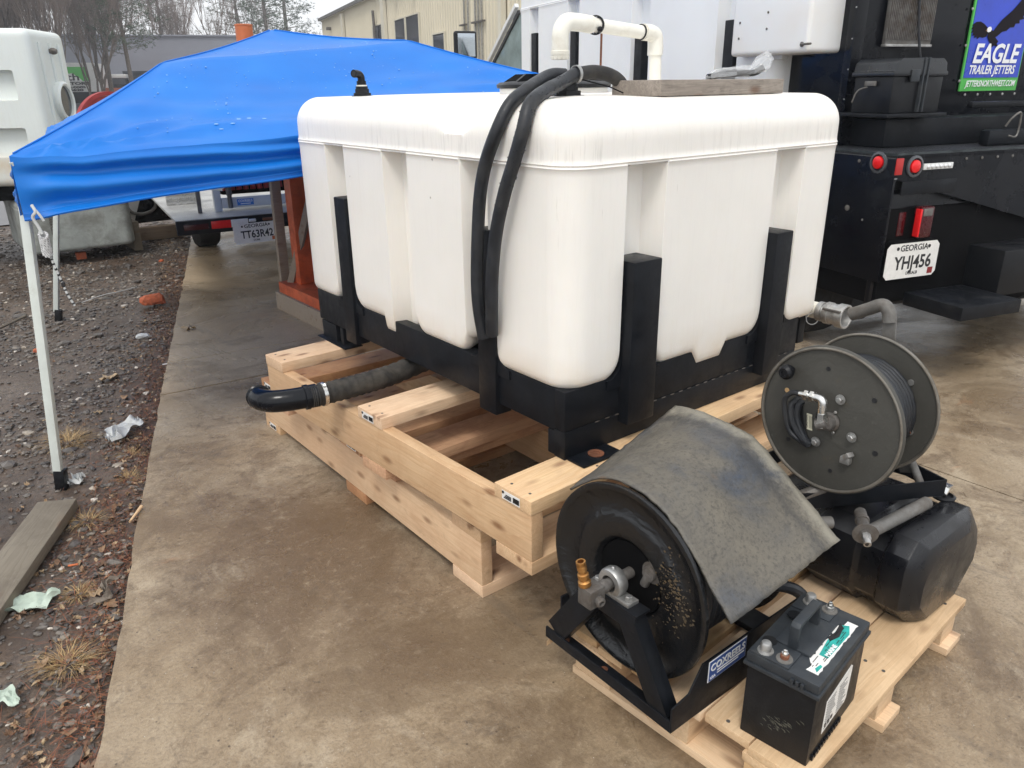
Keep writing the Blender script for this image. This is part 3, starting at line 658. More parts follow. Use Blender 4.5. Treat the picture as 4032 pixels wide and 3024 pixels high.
for i, y in enumerate((0, .79, 1.585)): board('bottom_board', PU, 0, W1, y, y + .163, 0, .044, ('pine', 'pine_red', 'pine_red')[i])
for i, x in enumerate((.001, .74, W1 - .045)): board('stringer', PU, x, x + .046, 0.002, 1.747, .0442, .2018, 'pine', 'y')
for i, (y, mm) in enumerate(((.0, 'pine_yellow'), (.79, 'pine'), (1.583, 'pine'))): board('top_board', PU, -.002, W1, y, y + .163, .202, .2465, mm)
board('top_board', PU, .58, W1, .26, .40, .202, .2465, 'pine_yellow')
lumber_tag(PU, -.002, .085, .224); lumber_tag(PU, -.002, .88, .224)
gn = G()
for (x, y) in ((.03, .04), (.03, .12), (.028, .83), (.03, .92), (.03, 1.62), (.03, 1.71), (.30, .03), (.46, .12)):
    gn.lathe([(.0045, 0), (.0045, .0012), (.0005, .0012)], wmat(PU) @ Vector((x, y, .2462)), (0, 0, 1), 8)
gn.obj('nail_heads', 'dull_metal', PU, kind='stuff')

# ================================================================== RIBBED PLASTIC TANKS
def smooth01(t): t = max(0., min(1., t)); return t * t * (3 - 2 * t)
def make_tank_mesh(x0, x1, y0, y1, zb, zs, zt, R, rc, left=(), front=(), depth=.075, right=(), back=(), tabs_left=(), tabs_front=(), saddle=None, rb=.10, dome=.012, ridge=.0045):
    """rounded box of four walls with vertical recesses, a seam ridge and a rounded crown"""
    per = []   # (point fn, side, coordinate)
    def side_samples(a, b, recs):
        xs = set(np.round(np.linspace(a, b, max(3, int(abs(b - a) / .03))), 5))
        if saddle and recs is left: xs |= set(np.round(np.linspace(saddle[0] - .2, saddle[0] + .2, 45), 5))
        lo, hi = min(a, b), max(a, b)
        for r0, r1 in recs:
            for q in (r0 - .004, r0, r0 + .012, r0 + .03, r1 - .03, r1 - .012, r1, r1 + .004):
                if lo < q < hi: xs.add(q)
            for q in np.linspace(.0, .1, 8):
                if lo < r0 - q < hi: xs.add(r0 - q)
                if lo < r1 + q < hi: xs.add(r1 + q)
        xs = sorted(x for x in xs if lo <= x <= hi); return xs if b > a else xs[::-1]
    allv = []
    for x in side_samples(x0 + rc, x1 - rc, front): allv.append(('f', x, 0))
    for k in range(1, 8): allv.append(('c', 0, k / 8))
    for y in side_samples(y0 + rc, y1 - rc, right): allv.append(('r', y, 0))
    for k in range(1, 8): allv.append(('c', 1, k / 8))
    for x in side_samples(x1 - rc, x0 + rc, back): allv.append(('b', x, 0))
    for k in range(1, 8): allv.append(('c', 2, k / 8))
    for y in side_samples(y1 - rc, y0 + rc, left): allv.append(('l', y, 0))
    for k in range(1, 8): allv.append(('c', 3, k / 8))
    def base(s, inset):
        kd, q, t = s
        if kd == 'f': return (q, y0 + inset)
        if kd == 'b': return (q, y1 - inset)
        if kd == 'l': return (x0 + inset, q)
        if kd == 'r': return (x1 - inset, q)
        cx, cy, a0 = ((x1 - rc, y0 + rc, -90), (x1 - rc, y1 - rc, 0), (x0 + rc, y1 - rc, 90), (x0 + rc, y0 + rc, 180))[q]
        an = math.radians(a0 + 90 * t); r = max(.004, rc - inset) if inset < rc else .004
        ox, oy = (cx, cy)
        return (ox + r * math.cos(an), oy + r * math.sin(an)) if inset < rc else (ox + (inset - rc) * -math.copysign(1, math.cos(math.radians(a0 + 45))), oy + (inset - rc) * -math.copysign(1, math.sin(math.radians(a0 + 45))))
    def rec(s):
        kd, q, t = s; L = {'f': front, 'l': left, 'r': right, 'b': back}.get(kd, ())
        best = 9.; inside = 0.
        for r0, r1 in L:
            if r0 <= q <= r1:
                d = min(q - r0, r1 - q); inside = smooth01(d / .022) if d > 0 else 0; best = 0; return inside, 0., True
            best = min(best, abs(q - r0), abs(q - r1))
        return 0., best, False
    rows = []
    ts = [0, .004, .012, .025, .045, .07, .1, .14, .2, .3, .4, .5, .6, .7, .8, .9, .96, .985, .992, 1.0]
    H = zs - zb
    for t in ts:
        row = []
        for s in allv:
            ins, d, isr = rec(s); lob = 0
            if s[0] != 'c':
                lob = rb - math.sqrt(max(0, rb * rb - max(0, rb - d) ** 2)) if d < rb else 0
            if isr: lob = rb
            zlow = zb + lob
            tb = {'f': tabs_front, 'l': tabs_left}.get(s[0], ())
            for a, b_ in tb:
                if a <= s[1] <= b_: zlow = zb - .05
            z = zlow + t * (zs - zlow)
            hb = z - zlow; ri = .036; inset = (ri - math.sqrt(max(0, ri ** 2 - (ri - hb) ** 2))) if hb < ri else 0
            inset += depth * ins * (1 if t < .99 else 0) + .003 * (1 - t)
            if t >= .985 and not isr: inset -= ridge * (1 - abs(t - .992) / .01)
            x, y = base(s, inset); row.append((x, y, z))
        rows.append(row)
    # crown
    for z, ins in [(zs + .004, -ridge), (zs + .010, -.001)] + [(zs + .02 + (zt - R - zs - .02) * k / 6, 0) for k in range(7)] + [(zt - R + R * math.sin(a), R * (1 - math.cos(a))) for a in [PI / 2 * k / 14 for k in range(1, 15)]]:
        row = []
        for s in allv:
            x, y = base(s, ins); zz = z
            row.append((x, y, zz))
        rows.append(row)
    hw = min(x1 - x0, y1 - y0) / 2; k0 = R
    for ins in (R + .02, R + .045, R + .075, R + .11, R + .15, R + .2, R + .26, R + .32, R + .4, hw * .86, hw * .97):
        row = []
        for s in allv:
            kd, q, t = s
            x, y = base(s, min(ins, hw * .97))
            x = min(max(x, x0 + ins if kd != 'x' else x), x1 - ins) if (x1 - x0) / 2 > ins else (x0 + x1) / 2
            y = min(max(y, y0 + ins), y1 - ins) if (y1 - y0) / 2 > ins else (y0 + y1) / 2
            row.append((x, y, zt + dome * math.sin(min(1, (ins - R) / (hw - R)) * PI / 2)))
        rows.append(row)
    if saddle:
        yc, hwid, dp, xl = saddle
        rows_old = None and [[(x + (.06 * math.exp(-((y - yc) / hwid) ** 4) * smooth01((z - (zt - .10)) / .03) * smooth01((zt - z + .02) / .02) if x < x0 + .1 else 0), y,
                  z - dp * math.exp(-((y - yc) / (hwid * (1 + .8 * smooth01((z - zt + .06) / .06)))) ** 4) * smooth01((z - (zt - .095)) / .06) * (1 - smooth01((x - x0 - .15) / xl))) for x, y, z in r] for r in rows]
    if saddle:
        def dip(x, y, z):
            if z < zs + .03: return (x, y, z)
            fl = zt - dp - .25 * max(0, x0 + .12 - x); hw2 = hwid + .045 * smooth01((z - fl) / dp)
            s_ = math.exp(-(abs(y - yc) / hw2) ** 5) * (1 - smooth01((x - x0 - .10) / xl))
            zz = z - s_ * max(0, z - fl); sh = s_ * .035 * smooth01((z - (zt - .10)) / .05) * (1 - smooth01((x - x0) / .12))
            return (x + sh, y, zz)
        rows = [[dip(*p) for p in r] for r in rows]
    n = len(allv); vs = [p for r in rows for p in r]; fs = []
    for i in range(len(rows) - 1):
        for k in range(n):
            q = (k + 1) % n; fs.append((i * n + k, i * n + q, (i + 1) * n + q, (i + 1) * n + k))
    vs.append(((x0 + x1) / 2, (y0 + y1) / 2, rows[0][0][2] + .02)); b0 = len(vs) - 1
    for k in range(n): fs.append((b0, (k + 1) % n, k))
    t0 = (len(rows) - 1) * n; fs.append(tuple(t0 + k for k in range(n)))
    return G().add(vs, fs)

TK = thing('liquid_tank', 'big white ribbed plastic tank standing in a black frame on pine pallets', 'tank', (2.13, 2.45, .52))
g = make_tank_mesh(1.455, 2.862, 1.583, 3.385, .722, 1.388, 1.562, .105, .095, left=((1.955, 2.100), (2.425, 2.597), (2.903, 3.066)), front=((1.684, 1.856), (2.42, 2.592)), tabs_left=((2.53, 2.665),), tabs_front=((2.06, 2.215),), saddle=(2.125, .062, .075, .42), rb=.058)
body = g.obj('tank_body', 'tank', TK, smooth=38)
def fillet(g, yc, half, z, R, x, dx, axis='y', sides=(-1, 1)):
    """two concave gussets either side of a post"""
    for sgn in sides:
        pts = [(sgn * half, z + R * 1.15), (sgn * half, z - .03), (sgn * (half + R), z - .03), (sgn * (half + R), z)]
        for k in range(1, 7):
            a = PI / 2 * k / 7; pts.append((sgn * (half + R - R * math.sin(a)), z + R * (1 - math.cos(a))))
        if axis == 'y': g.prism([(p[0] + yc, p[1]) for p in pts], (x, 0, 0), (0, 1, 0), (0, 0, 1), (dx, 0, 0))
        else: g.prism([(p[0] + yc, p[1]) for p in pts], (0, x, 0), (1, 0, 0), (0, 0, 1), (0, dx, 0))
FR = thing('tank_frame', 'black steel cradle frame with upright posts around the white tank', 'frame', (2.08, 2.4, .505))
g = G(); g.box(1.464, 1.512, 1.642, 3.30, .592, .732); g.obj('side_rail', 'black_steel', FR, .003)
g = G(); g.box(1.4615, 2.70, 1.593, 1.6395, .602, .732); g.box(1.4612, 2.70, 1.5905, 1.6395, .507, .6005); g.obj('front_rail', 'black_steel', FR, .002)
g = G(); g.box(2.801, 2.845, 1.642, 3.30, .592, .706); g.obj('side_rail', 'black_steel', FR, .003)
g = G(); g.box(1.514, 2.80, 3.255, 3.30, .507, .706); g.obj('rear_rail', 'black_steel', FR, .003)
g = G(); g.box(1.515, 2.80, 1.646, 3.25, .690, .704); g.obj('floor_plate', 'black_matte', FR, 0)
g = G(); g.box(1.4635, 1.53, 1.6405, 1.672, .508, .591); g.obj('corner_foot', 'black_steel', FR, .004)
g = G(); g.box(1.462, 1.53, 3.07, 3.10, .508, .59); g.box(1.462, 1.53, 3.14, 3.28, .508, .59); g.box(1.44, 1.53, 3.02, 3.30, .5065, .512); g.obj('corner_foot', 'black_steel', FR, .003)
g = G(); g.box(1.47, 1.64, 1.512, 1.589, .5062, .514); g.obj('mounting_tab', 'black_steel', FR, .006)
g = G(); g.lathe([(.026, 0), (.026, .003), (.013, .003), (.013, .001)], (1.56, 1.552, .5145), (0, 0, 1), 20); g.obj('washer', 'rust', FR)
for i, (yc, hw_) in enumerate(((1.968, .048), (2.965, .048))):
    g = G(); g.box(1.447, 1.515, yc - hw_, yc + hw_, .553, 1.178); g.obj('post', 'black_steel', FR, .006)
    for sg_ in (-1, 1):
        g = G(); fillet(g, yc, hw_ + .001, .728, .060, 1.4575, .020, sides=(sg_,)); g.obj('gusset', 'black_steel', FR)
for (xc, hw_) in ((1.757, .062), (2.475, .050)):
    g = G(); g.box(xc - hw_, xc + hw_, 1.548, 1.66, .572 if xc < 2 else .566, 1.103); g.obj('post', 'black_steel', FR, .006)
    for sg_ in (-1, 1):
        g = G(); fillet(g, xc, hw_ + .001, .728, .060, 1.5855, .020, 'x', sides=(sg_,)); g.obj('gusset', 'black_steel', FR)
g = G()
for k in range(24): x = 1.60 + k * .045; g.ball((x, 1.590, .601), .004, 6, (3, .6, .6))
g.obj('weld_bead', 'dull_metal', FR, kind='stuff')
# right-hand bays of the frame seen at the end
g = G(); g.box(2.60, 2.705, 1.5935, 1.598, .52, .78); g.obj('end_plate', 'black_steel', FR)

# ---- fittings on the tank top
ZT = 1.572
def bulkhead(x, y, name, label, h=.05, r=.045, par=TK):
    g = G(); g.lathe([(r * 1.25, 0), (r * 1.25, h * .25), (r, h * .25), (r, h * .55), (r * .8, h * .55), (r * .8, h)], (x, y, ZT - .014), (0, 0, 1), 8)
    return g.obj(name, 'black_plastic', par, .002, label=label)
bulkhead(1.665, 3.10, 'vent_fitting', 'black vent fitting', .035, .038)
g = G(); g.cyl((1.665, 3.10, 1.59), (1.665, 3.10, 1.603), .026, 12); g.cyl((1.665, 3.10, 1.608), (1.665, 3.10, 1.624), .020, 12); g.tube(bez([(1.665, 3.10, 1.615), (1.665, 3.10, 1.638), (1.652, 3.095, 1.650), (1.622, 3.080, 1.652)], 4), .0155, 12); g.obj('vent_elbow', 'black_plastic', TK)
g = G(); g.cyl((1.665, 3.10, 1.6025), (1.665, 3.10, 1.6085), .023, 12); g.obj('ring', 'pvc', TK)
g = G(); g.cyl((1.6225, 3.0803, 1.652), (1.6215, 3.0797, 1.652), .010, 12); g.obj('vent_opening', 'ink', TK)
bulkhead(1.76, 1.93, 'hose_fitting', 'black threaded hose fitting', .045, .044)
g = G(); g.lathe([(.030, 0), (.030, .012), (.022, .012), (.022, .03)], (1.76, 1.93, 1.60), (0, 0, 1), 14); g.obj('hose_barb', 'black_plastic', TK)
# hatch lid
g = G(); g.lathe([(.20, 0), (.20, .025), (.19, .03)], (2.03, 2.30, ZT - .008), (0, 0, 1), 40); g.obj('hatch_collar', 'tank', TK)
g = G(); g.lathe([(.21, 0), (.212, .012), (.20, .02), (.15, .024), (.12, .024), (.10, .018)], (2.03, 2.30, ZT + .018), (0, 0, 1), 40)
for a in range(0, 360, 45):
    c, s_ = math.cos(math.radians(a)), math.sin(math.radians(a)); g.prism([(.06, .0), (.19, .0), (.14, .030), (.10, .030)], (2.03, 2.30, ZT + .036), (c, s_, 0), (0, 0, 1), (-s_ * .012, c * .012, 0))
g.lathe([(.115, 0), (.115, .03), (.08, .03)], (2.03, 2.30, ZT + .036), (0, 0, 1), 16)
g.obj('hatch_lid', 'black_plastic', TK, 0)
# drain camlock
g = G(); g.tube([(2.84, 1.66, .727), (2.872, 1.66, .727)], .036, 16); g.tube([(2.872, 1.70, .727), (2.872, 1.60, .727)], .034, 16); g.obj('drain_pipe', 'pvc', TK)
CM = g = G(); g.lathe([(.040, 0), (.040, .022), (.034, .022), (.034, .03), (.045, .034), (.045, .055), (.042, .055), (.042, .085), (.049, .088), (.049, .12), (.040, .12), (.038, .06), (.001, .06)], (2.872, 1.605, .727), (0, -1, 0), 20); g.obj('camlock_coupling', 'galv', TK, .001)
for a in (-35, 150):
    g = G(); c, s_ = math.cos(math.radians(a)), math.sin(math.radians(a)); p = Vector((2.872 + c * .052, 1.565, .727 + s_ * .052)); g.bar(p, p + Vector((0, -.075, 0)), .012, .008)
    g.obj('camlock_lever', 'dull_metal', TK, .001)
g = G(); g.lathe([(.022, 0), (.025, .0), (.025, .003), (.022, .003)], (2.835, 1.61, .70), (-1, -1, .2), 18, close=True); g.obj('pull_ring', 'galv', TK)
# PVC gooseneck and its hanger
PV = thing('pvc_gooseneck', 'white PVC pipe gooseneck with capped elbow standing on the tank top', 'pipe', (2.70, 2.40, ZT))
g = G(); g.cyl((2.70, 2.40, ZT - .005), (2.69, 2.40, 1.735), .0265, 24); g.obj('riser', 'pvc', PV)
g = G(); g.tube(bez([(2.69, 2.40, 1.712), (2.689, 2.40, 1.76), (2.682, 2.40, 1.786), (2.655, 2.40, 1.797), (2.61, 2.40, 1.80)], 6), .0325, 24); g.obj('elbow', 'pvc', PV)
g = G(); g.tube([(2.62, 2.40, 1.7975), (2.25, 2.40, 1.822)], .0265, 24); g.obj('pipe_run', 'pvc', PV)
g = G(); g.tube(bez([(2.31, 2.40, 1.818), (2.22, 2.40, 1.824), (2.175, 2.40, 1.818), (2.152, 2.40, 1.785), (2.150, 2.40, 1.745)], 6), .0325, 24); g.obj('elbow', 'pvc', PV)
g = G(); g.lathe([(.033, 0), (.033, .03), (.036, .032), (.036, .045), (.0345, .045), (.034, .062), (.028, .062), (.026, .01)], (2.150, 2.40, 1.752), (0, 0, -1), 28); g.obj('end_cap', 'pvc', PV)
g = G()
for k, a in enumerate(range(0, 360, 30)): c, s_ = math.cos(math.radians(a)), math.sin(math.radians(a)); g.ball((2.150 + .0345 * c, 2.4 + .0345 * s_, 1.698), .0025, 6, (1, 1, 3))
g.obj('grip_ribs', 'pvc', PV, kind='stuff')
for x, z in ((2.352, 1.815), (2.60, 1.799)):
    g = G(); g.lathe([(.0275, 0), (.031, 0), (.031, .006), (.0275, .006)], (x, 2.4, z), (-1, 0, .067), 28, close=True); g.obj('band', 'black_plastic', PV)
RH = thing('rod_hanger', 'thin black rod with a loop holding the white pipe up', 'rod', (2.34, 2.395, ZT))
g = G(); g.cyl((2.335, 2.365, ZT - .005), (2.335, 2.365, 1.785), .0045, 10); g.obj('rod', 'rust', RH)
g = G(); g.lathe([(.030, -.005), (.036, -.005), (.036, .005), (.030, .005)], (2.335, 2.40, 1.817), (1, .55, .0), 28, close=True); g.ball((2.33, 2.368, 1.80), .012, 8); g.obj('loop', 'black_plastic', RH)
g = G(); g.lathe([(.02, 0), (.02, .005), (.008, .007)], (2.335, 2.365, ZT - .006), (0, 0, 1), 14); g.obj('flange', 'black_plastic', RH)
# hoses over the tank's side
RHs = .0205
h1 = bez([(1.765, 1.945, 1.628), (1.715, 1.955, 1.628), (1.64, 1.935, 1.606), (1.545, 1.880, 1.582), (1.476, 1.862, 1.548), (1.434, 1.871, 1.477), (1.422, 1.912, 1.388), (1.417, 1.938, 1.296), (1.413, 1.950, 1.18), (1.410, 1.958, 1.033), (1.412, 1.956, .93), (1.425, 1.950, .83)], 8)
h2 = bez([(1.765, 1.895, 1.632), (1.69, 1.878, 1.606), (1.57, 1.812, 1.584), (1.474, 1.768, 1.550), (1.433, 1.752, 1.480), (1.422, 1.780, 1.394), (1.414, 1.815, 1.305), (1.410, 1.852, 1.189), (1.408, 1.872, 1.075), (1.412, 1.885, .969), (1.425, 1.905, .85)], 8)
g = G(); g.tube(h1, RHs, 14); tag(g.obj('rubber_hose', 'rubber', None), 'black rubber hose arching over the tank edge, the upper left of two', 'hose', 'hoses draped over the tank')
g = G(); g.tube(h2, RHs, 14); tag(g.obj('rubber_hose', 'rubber', None), 'wet black rubber hose with droplets, the right one of the draped pair', 'hose', 'hoses draped over the tank')
h3 = bez([(1.77, 1.895, 1.630), (1.835, 1.888, 1.636), (1.89, 1.87, 1.626), (1.932, 1.862, 1.600), (1.945, 1.86, 1.550)], 8)
g = G(); g.tube(h3, .0215, 14); tag(g.obj('rubber_hose', 'dusty_rubber', None), 'short brownish hose bending down into the tank top beside the wood block', 'hose', 'hoses draped over the tank')
g = G(); g.lathe([(.024, 0), (.027, 0), (.027, .010), (.024, .010)], (1.758, 1.892, 1.630), (1, 0, 0), 20, close=True); tag(g.obj('hose_clamp', 'galv', None), 'steel band clamp around the hoses at the top of the tank', 'clamp')
g = G(); g.tube([(1.77, 1.875, 1.615), (1.84, 1.82, 1.592), (1.88, 1.80, 1.574)], .002, 6); tag(g.obj('wire_tie', 'black_matte', None), 'thin black wire tie slanting from the hoses to the tank top', 'wire')
dr = G()
for i in range(150):
    k = random.randrange(6, 52); p = h2[k]; a = random.uniform(0, 6.3); t = (h2[k + 1] - h2[k]).normalized(); u = t.orthogonal().normalized(); v_ = t.cross(u)
    dr.ball(p + (u * math.cos(a) + v_ * math.sin(a)) * RHs + t * random.uniform(0, .02), random.uniform(.0013, .0026), 6)
o = dr.obj('water_droplets', 'wet_black', bpy.data.objects['rubber_hose.001'] if 'rubber_hose.001' in bpy.data.objects else None, kind='stuff')
# wood block and wrapped sprayer on the tank
BK = thing('timber_block', 'old grey split timber block lying on top of the white tank', 'timber', (2.245, 1.785, 1.557), math.radians(1))
board('block', BK, -.335, .325, -.105, .10, .007, .054, 'block_wood', bevel=.004)
WS = thing('wrapped_sprayer', 'spray handle wrapped in clear plastic film lying on the timber block', 'sprayer', (2.53, 1.84, 1.608))
g = G(); g.tube(bez([(2.42, 1.90, 1.619), (2.50, 1.89, 1.630), (2.56, 1.86, 1.632), (2.61, 1.84, 1.634), (2.635, 1.82, 1.652)], 4), .012, 10); g.obj('handle', 'black_plastic', WS)
g = G()
def film(pts, rs, n=14):
    V = []
    for i, (p, r) in enumerate(zip(pts, rs)):
        for k in range(n):
            a = 2 * PI * k / n; rr = r * (1 + .6 * mnoise.noise((i * 1.7, math.cos(a) * 2, math.sin(a) * 2))); V.append((p[0] + .3 * rr * math.cos(a), p[1] + rr * math.cos(a), p[2] + rr * math.sin(a) * .8))
    return V, [(i * n + k, i * n + (k + 1) % n, (i + 1) * n + (k + 1) % n, (i + 1) * n + k) for i in range(len(pts) - 1) for k in range(n)]
g.add(*film([(2.395, 1.90, 1.612), (2.42, 1.90, 1.618), (2.45, 1.895, 1.626), (2.49, 1.89, 1.630), (2.53, 1.875, 1.632), (2.57, 1.86, 1.634), (2.60, 1.85, 1.638), (2.615, 1.84, 1.650), (2.635, 1.825, 1.662), (2.65, 1.815, 1.68), (2.66, 1.81, 1.69)], [.006, .010, .022, .026, .024, .026, .022, .026, .038, .030, .006], 18))
g.obj('plastic_film', 'clear_film', WS, smooth=20)

# drain hose on the pallet
DH = thing('drain_hose', 'ribbed black suction hose with glossy elbow sticking out over the pallet', 'hose', (1.1, 2.53, .47))
hp = bez([(1.80, 2.60, .555), (1.62, 2.575, .550), (1.40, 2.545, .535), (1.24, 2.53, .535), (1.10, 2.525, .537), (1.05, 2.53, .537)], 14)
g = G(); g.tube(hp, [.041 + .0022 * math.sin(i * 2.2) for i in range(len(hp))], 20); g.obj('hose', 'dusty_rubber', DH, smooth=60)
g = G(); g.lathe([(.0435, 0), (.0455, 0), (.0455, .014), (.0435, .014)], (1.105, 2.525, .537), (-1, .05, 0), 24, close=True); g.ball((1.098, 2.505, .582), .009, 8, (1, 1.6, .7)); g.obj('clamp', 'bright_metal', DH)
g = G(); g.lathe([(.042, 0), (.044, 0), (.044, .028), (.047, .03), (.047, .045), (.043, .047)], (1.075, 2.53, .537), (-1, .18, 0), 24); g.obj('coupling', 'black_gloss', DH)
g = G(); g.tube(bez([(1.035, 2.537, .537), (.975, 2.553, .537), (.925, 2.585, .535), (.905, 2.64, .530), (.912, 2.68, .527)], 8), [.041] * 12 + [.041] * 20 + [.046], 24); g.obj('elbow', 'black_gloss', DH)

# ================================================================== SMALL PALLET WITH REELS
PS = thing('wooden_pallet', 'small pale pallet in the foreground loaded with reels and a battery', 'pallet', (1.287, .607, 0), math.radians(3.6))
PW, PD, ZP = .965, .70, .15
for x in (0, .43, .86): board('bottom_board', PS, x + .001, x + .105, -.012 if x else .0, PD, 0, .025, 'pallet', 'y', .002)
for x in (0, .43, .86):
    for y in (0.012, .30, .56): board('block', PS, x + .003, x + .102, y, y + .13, .0252, .100, 'pallet', 'x', .002)
for y in (0.008, .30, .57): board('cross_board', PS, 0, PW, y, y + .14, .1002, .125, 'pallet', 'x', .002)
for i, y in enumerate((-.005, .139, .268, .402, .52, .62)):
    board('deck_board', PS, -.0 + (.012 if i % 2 else 0), PW - (.006 if i % 2 else 0), y, y + (.140, .124, .108, .095, .085, .08)[i], .1252, ZP - .0005, 'pallet', 'x', .003)
gn = G()
for x in (.05, .48, .91):
    for y in (.03, .08, .16, .21): gn.lathe([(.005, 0), (.005, .0012), (.0005, .0012)], wmat(PS) @ Vector((x + random.uniform(-.02, .02), y, ZP - .0005)), (0, 0, 1), 8)
gn.obj('nail_heads', 'dull_metal', PS, kind='stuff')
g = G(); g.prism([(0, 0), (.16, .015), (.16, .045)], (1.165, 1.33, .12), (1, 0, 0), (0, 1, 0), (0, 0, .016)); g.obj('broken_board_end', 'pallet', PS)

# ---- reel A (black hose reel with a sheet over it)
RA = thing('hose_reel', 'black hose reel with brass swivel under a dirty bent sheet', 'hose reel', (1.42, 1.10, ZP), 0, 'hose reels on the pallet')
CY, CZ, DR = 1.114, .428, .2595
g = G(); g.lathe([(.001, .034), (.088, .034), (.100, .028), (.108, .010), (.116, .003), (.166, .0), (.176, .003), (.184, .010), (DR - .030, .007), (DR - .020, -.004), (DR - .010, -.010), (DR - .002, -.008), (DR, 0), (DR - .004, .008), (DR - .012, .013), (.184, .016), (.12, .010), (.112, .018), (.104, .038), (.001, .041)], (1.240, CY, CZ), (1, 0, 0), 72, close=True)
g.obj('side_disc', 'disc_black', RA, smooth=50)
g = G(); g.lathe([(.232, 0), (.232, .008), (.21, .004), (.02, .004)], (1.60, CY, CZ), (1, 0, 0), 56); g.obj('side_disc', 'disc_black', RA, smooth=50)
g = G(); g.cyl((1.255, CY, CZ), (1.60, CY, CZ), .10, 32); g.obj('drum', 'black_matte', RA)
g = G()
hpts = []
for i in range(13 * 24):
    a = 2 * PI * i / 24; hpts.append((1.285 + .29 * i / (13 * 24), CY + .195 * math.cos(a), CZ + .195 * math.sin(a)))
g.tube(hpts, .0125, 8); g.obj('wound_hose', 'rubber', RA)
g = G(); g.tube(bez([(1.52, .93, .39), (1.60, .865, .375), (1.655, .845, .31), (1.668, .85, .22), (1.66, .86, .16)], 6), .016, 10); g.obj('hose_tail', 'rubber', RA)
# support bracket: flat bars with flanges
g = G()
def flatleg(g, a, b, wd, x0=1.168, x1=1.212, t=.006):
    a = Vector((x0, *a)); b = Vector((x0, *b)); d = (b - a).normalized(); s_ = Vector((1, 0, 0)).cross(d)
    g.bar(a + Vector((t / 2, 0, 0)), b + Vector((t / 2, 0, 0)), wd, t, up=(1, 0, 0))
    for q in (-1, 1):
        g.bar(a + s_ * q * (wd / 2 - t / 2) + Vector(((x1 - x0) / 2, 0, 0)), b + s_ * q * (wd / 2 - t / 2) + Vector(((x1 - x0) / 2, 0, 0)), t, x1 - x0 - .001, up=(1, 0, 0))
g = G(); flatleg(g, (1.165, .385), (1.300, .188), .066); g.obj('support_leg', 'black_steel', RA, .001)
g = G(); flatleg(g, (1.045, .385), (.920, .172), .056); g.obj('support_leg', 'black_steel', RA, .001)
g = G(); g.box(1.167, 1.217, 1.008, 1.185, .404, .411); g.box(1.167, 1.173, 1.012, 1.180, .36, .404); g.obj('bearing_seat', 'black_steel', RA, .002)
g = G(); g.box(1.165, 1.215, .885, 1.335, ZP + .001, ZP + .007); g.box(1.165, 1.171, .885, 1.335, ZP + .007, ZP + .035); g.obj('base_angle', 'black_steel', RA, .001)
g = G(); g.prism([(1.165, ZP + .001), (1.70, ZP + .001), (1.70, .30), (1.27, .30), (1.225, .235), (1.165, .225)], (0, .880, 0), (1, 0, 0), (0, 0, 1), (0, .005, 0)); g.obj('base_side_plate', 'black_steel', RA, .001)
g = G(); g.box(1.22, 1.70, 1.33, 1.336, ZP + .001, .26); g.box(1.62, 1.70, .887, 1.329, ZP + .001, ZP + .02); g.obj('base_tray', 'black_steel', RA, .001)
g = G(); g.lathe([(.012, 0), (.012, .003), (.006, .003)], (1.19, 1.28, ZP + .0075), (0, 0, 1), 16); g.lathe([(.010, 0), (.010, .003), (.004, .003)], (1.192, 1.13, ZP + .0075), (0, 0, 1), 16); g.obj('bolt_hole_ring', 'rust', RA)
# pillow block
g = G(); g.lathe([(.036, -.016), (.039, -.008), (.039, .008), (.036, .016), (.022, .018), (.022, -.018)], (1.192, 1.111, .446), (1, 0, 0), 28, close=True)
g.box(1.174, 1.212, 1.042, 1.180, .4112, .421); g.ball((1.19, 1.111, .485), .006, 8); g.obj('pillow_block', 'galv', RA, .0015)
g = G(); g.cyl((1.13, 1.111, .446), (1.30, 1.111, .446), .0145, 18); g.obj('axle', 'dull_metal', RA)
for y in (1.058, 1.164):
    g = G(); hexbolt(g, (1.193, y, .421), (0, 0, 1), .0095, .010); g.obj('hex_bolt', 'galv', RA)
g = G(); g.lathe([(.017, 0), (.019, .004), (.019, .022), (.017, .026)], (1.168, 1.111, .446), (-1, 0, 0), 6); g.box(1.092, 1.142, 1.088, 1.134, .417, .468); g.obj('swivel_body', 'dull_metal', RA, .006, seg=2)
g = G(); g.lathe([(.015, 0), (.016, .003), (.016, .013), (.011, .016), (.011, .022), (.014, .024), (.014, .034), (.010, .036), (.010, .044), (.0125, .046), (.0115, .052), (.0125, .054), (.0115, .060), (.0125, .062), (.012, .070), (.008, .070), (.008, .05)], (1.105, 1.122, .468), (-.15, .1, 1), 20); g.obj('brass_barb', 'brass', RA)
g = G(); g.lathe([(.013, 0), (.013, .012), (.010, .016), (.007, .016), (.006, .004)], (1.118, 1.089, .438), (-.15, -1, -.1), 16); g.obj('side_port', 'dull_metal', RA)
g = G(); g.lathe([(.032, 0), (.034, .006), (.020, .009), (.018, .02)], (1.262, 1.045, .478), (-1, 0, 0), 24); g.cyl((1.25, 1.06, .44), (1.25, 1.045, .478), .012, 10); g.obj('hub_fitting', 'dull_metal', RA)
for (y, z) in ((1.168, .488), (1.055, .37), (1.04, .455)):
    g = G(); hexbolt(g, (1.272, y, z), (-1, 0, 0), .008, .007, False); g.obj('hub_bolt', 'galv', RA)
g = G(); rr = random.Random(4)
for i in range(190):
    a = math.radians(rr.gauss(5, 17)); r = rr.gauss(.165, .026); g.ball((1.239 - .001, CY - r * math.cos(a), CZ + .02 + r * math.sin(a)), rr.uniform(.0012, .0032), 4, (.5, rr.uniform(.6, 1.8), rr.uniform(.5, 1.6)))
g.obj('caked_dirt', 'mud_cake', RA, kind='stuff')
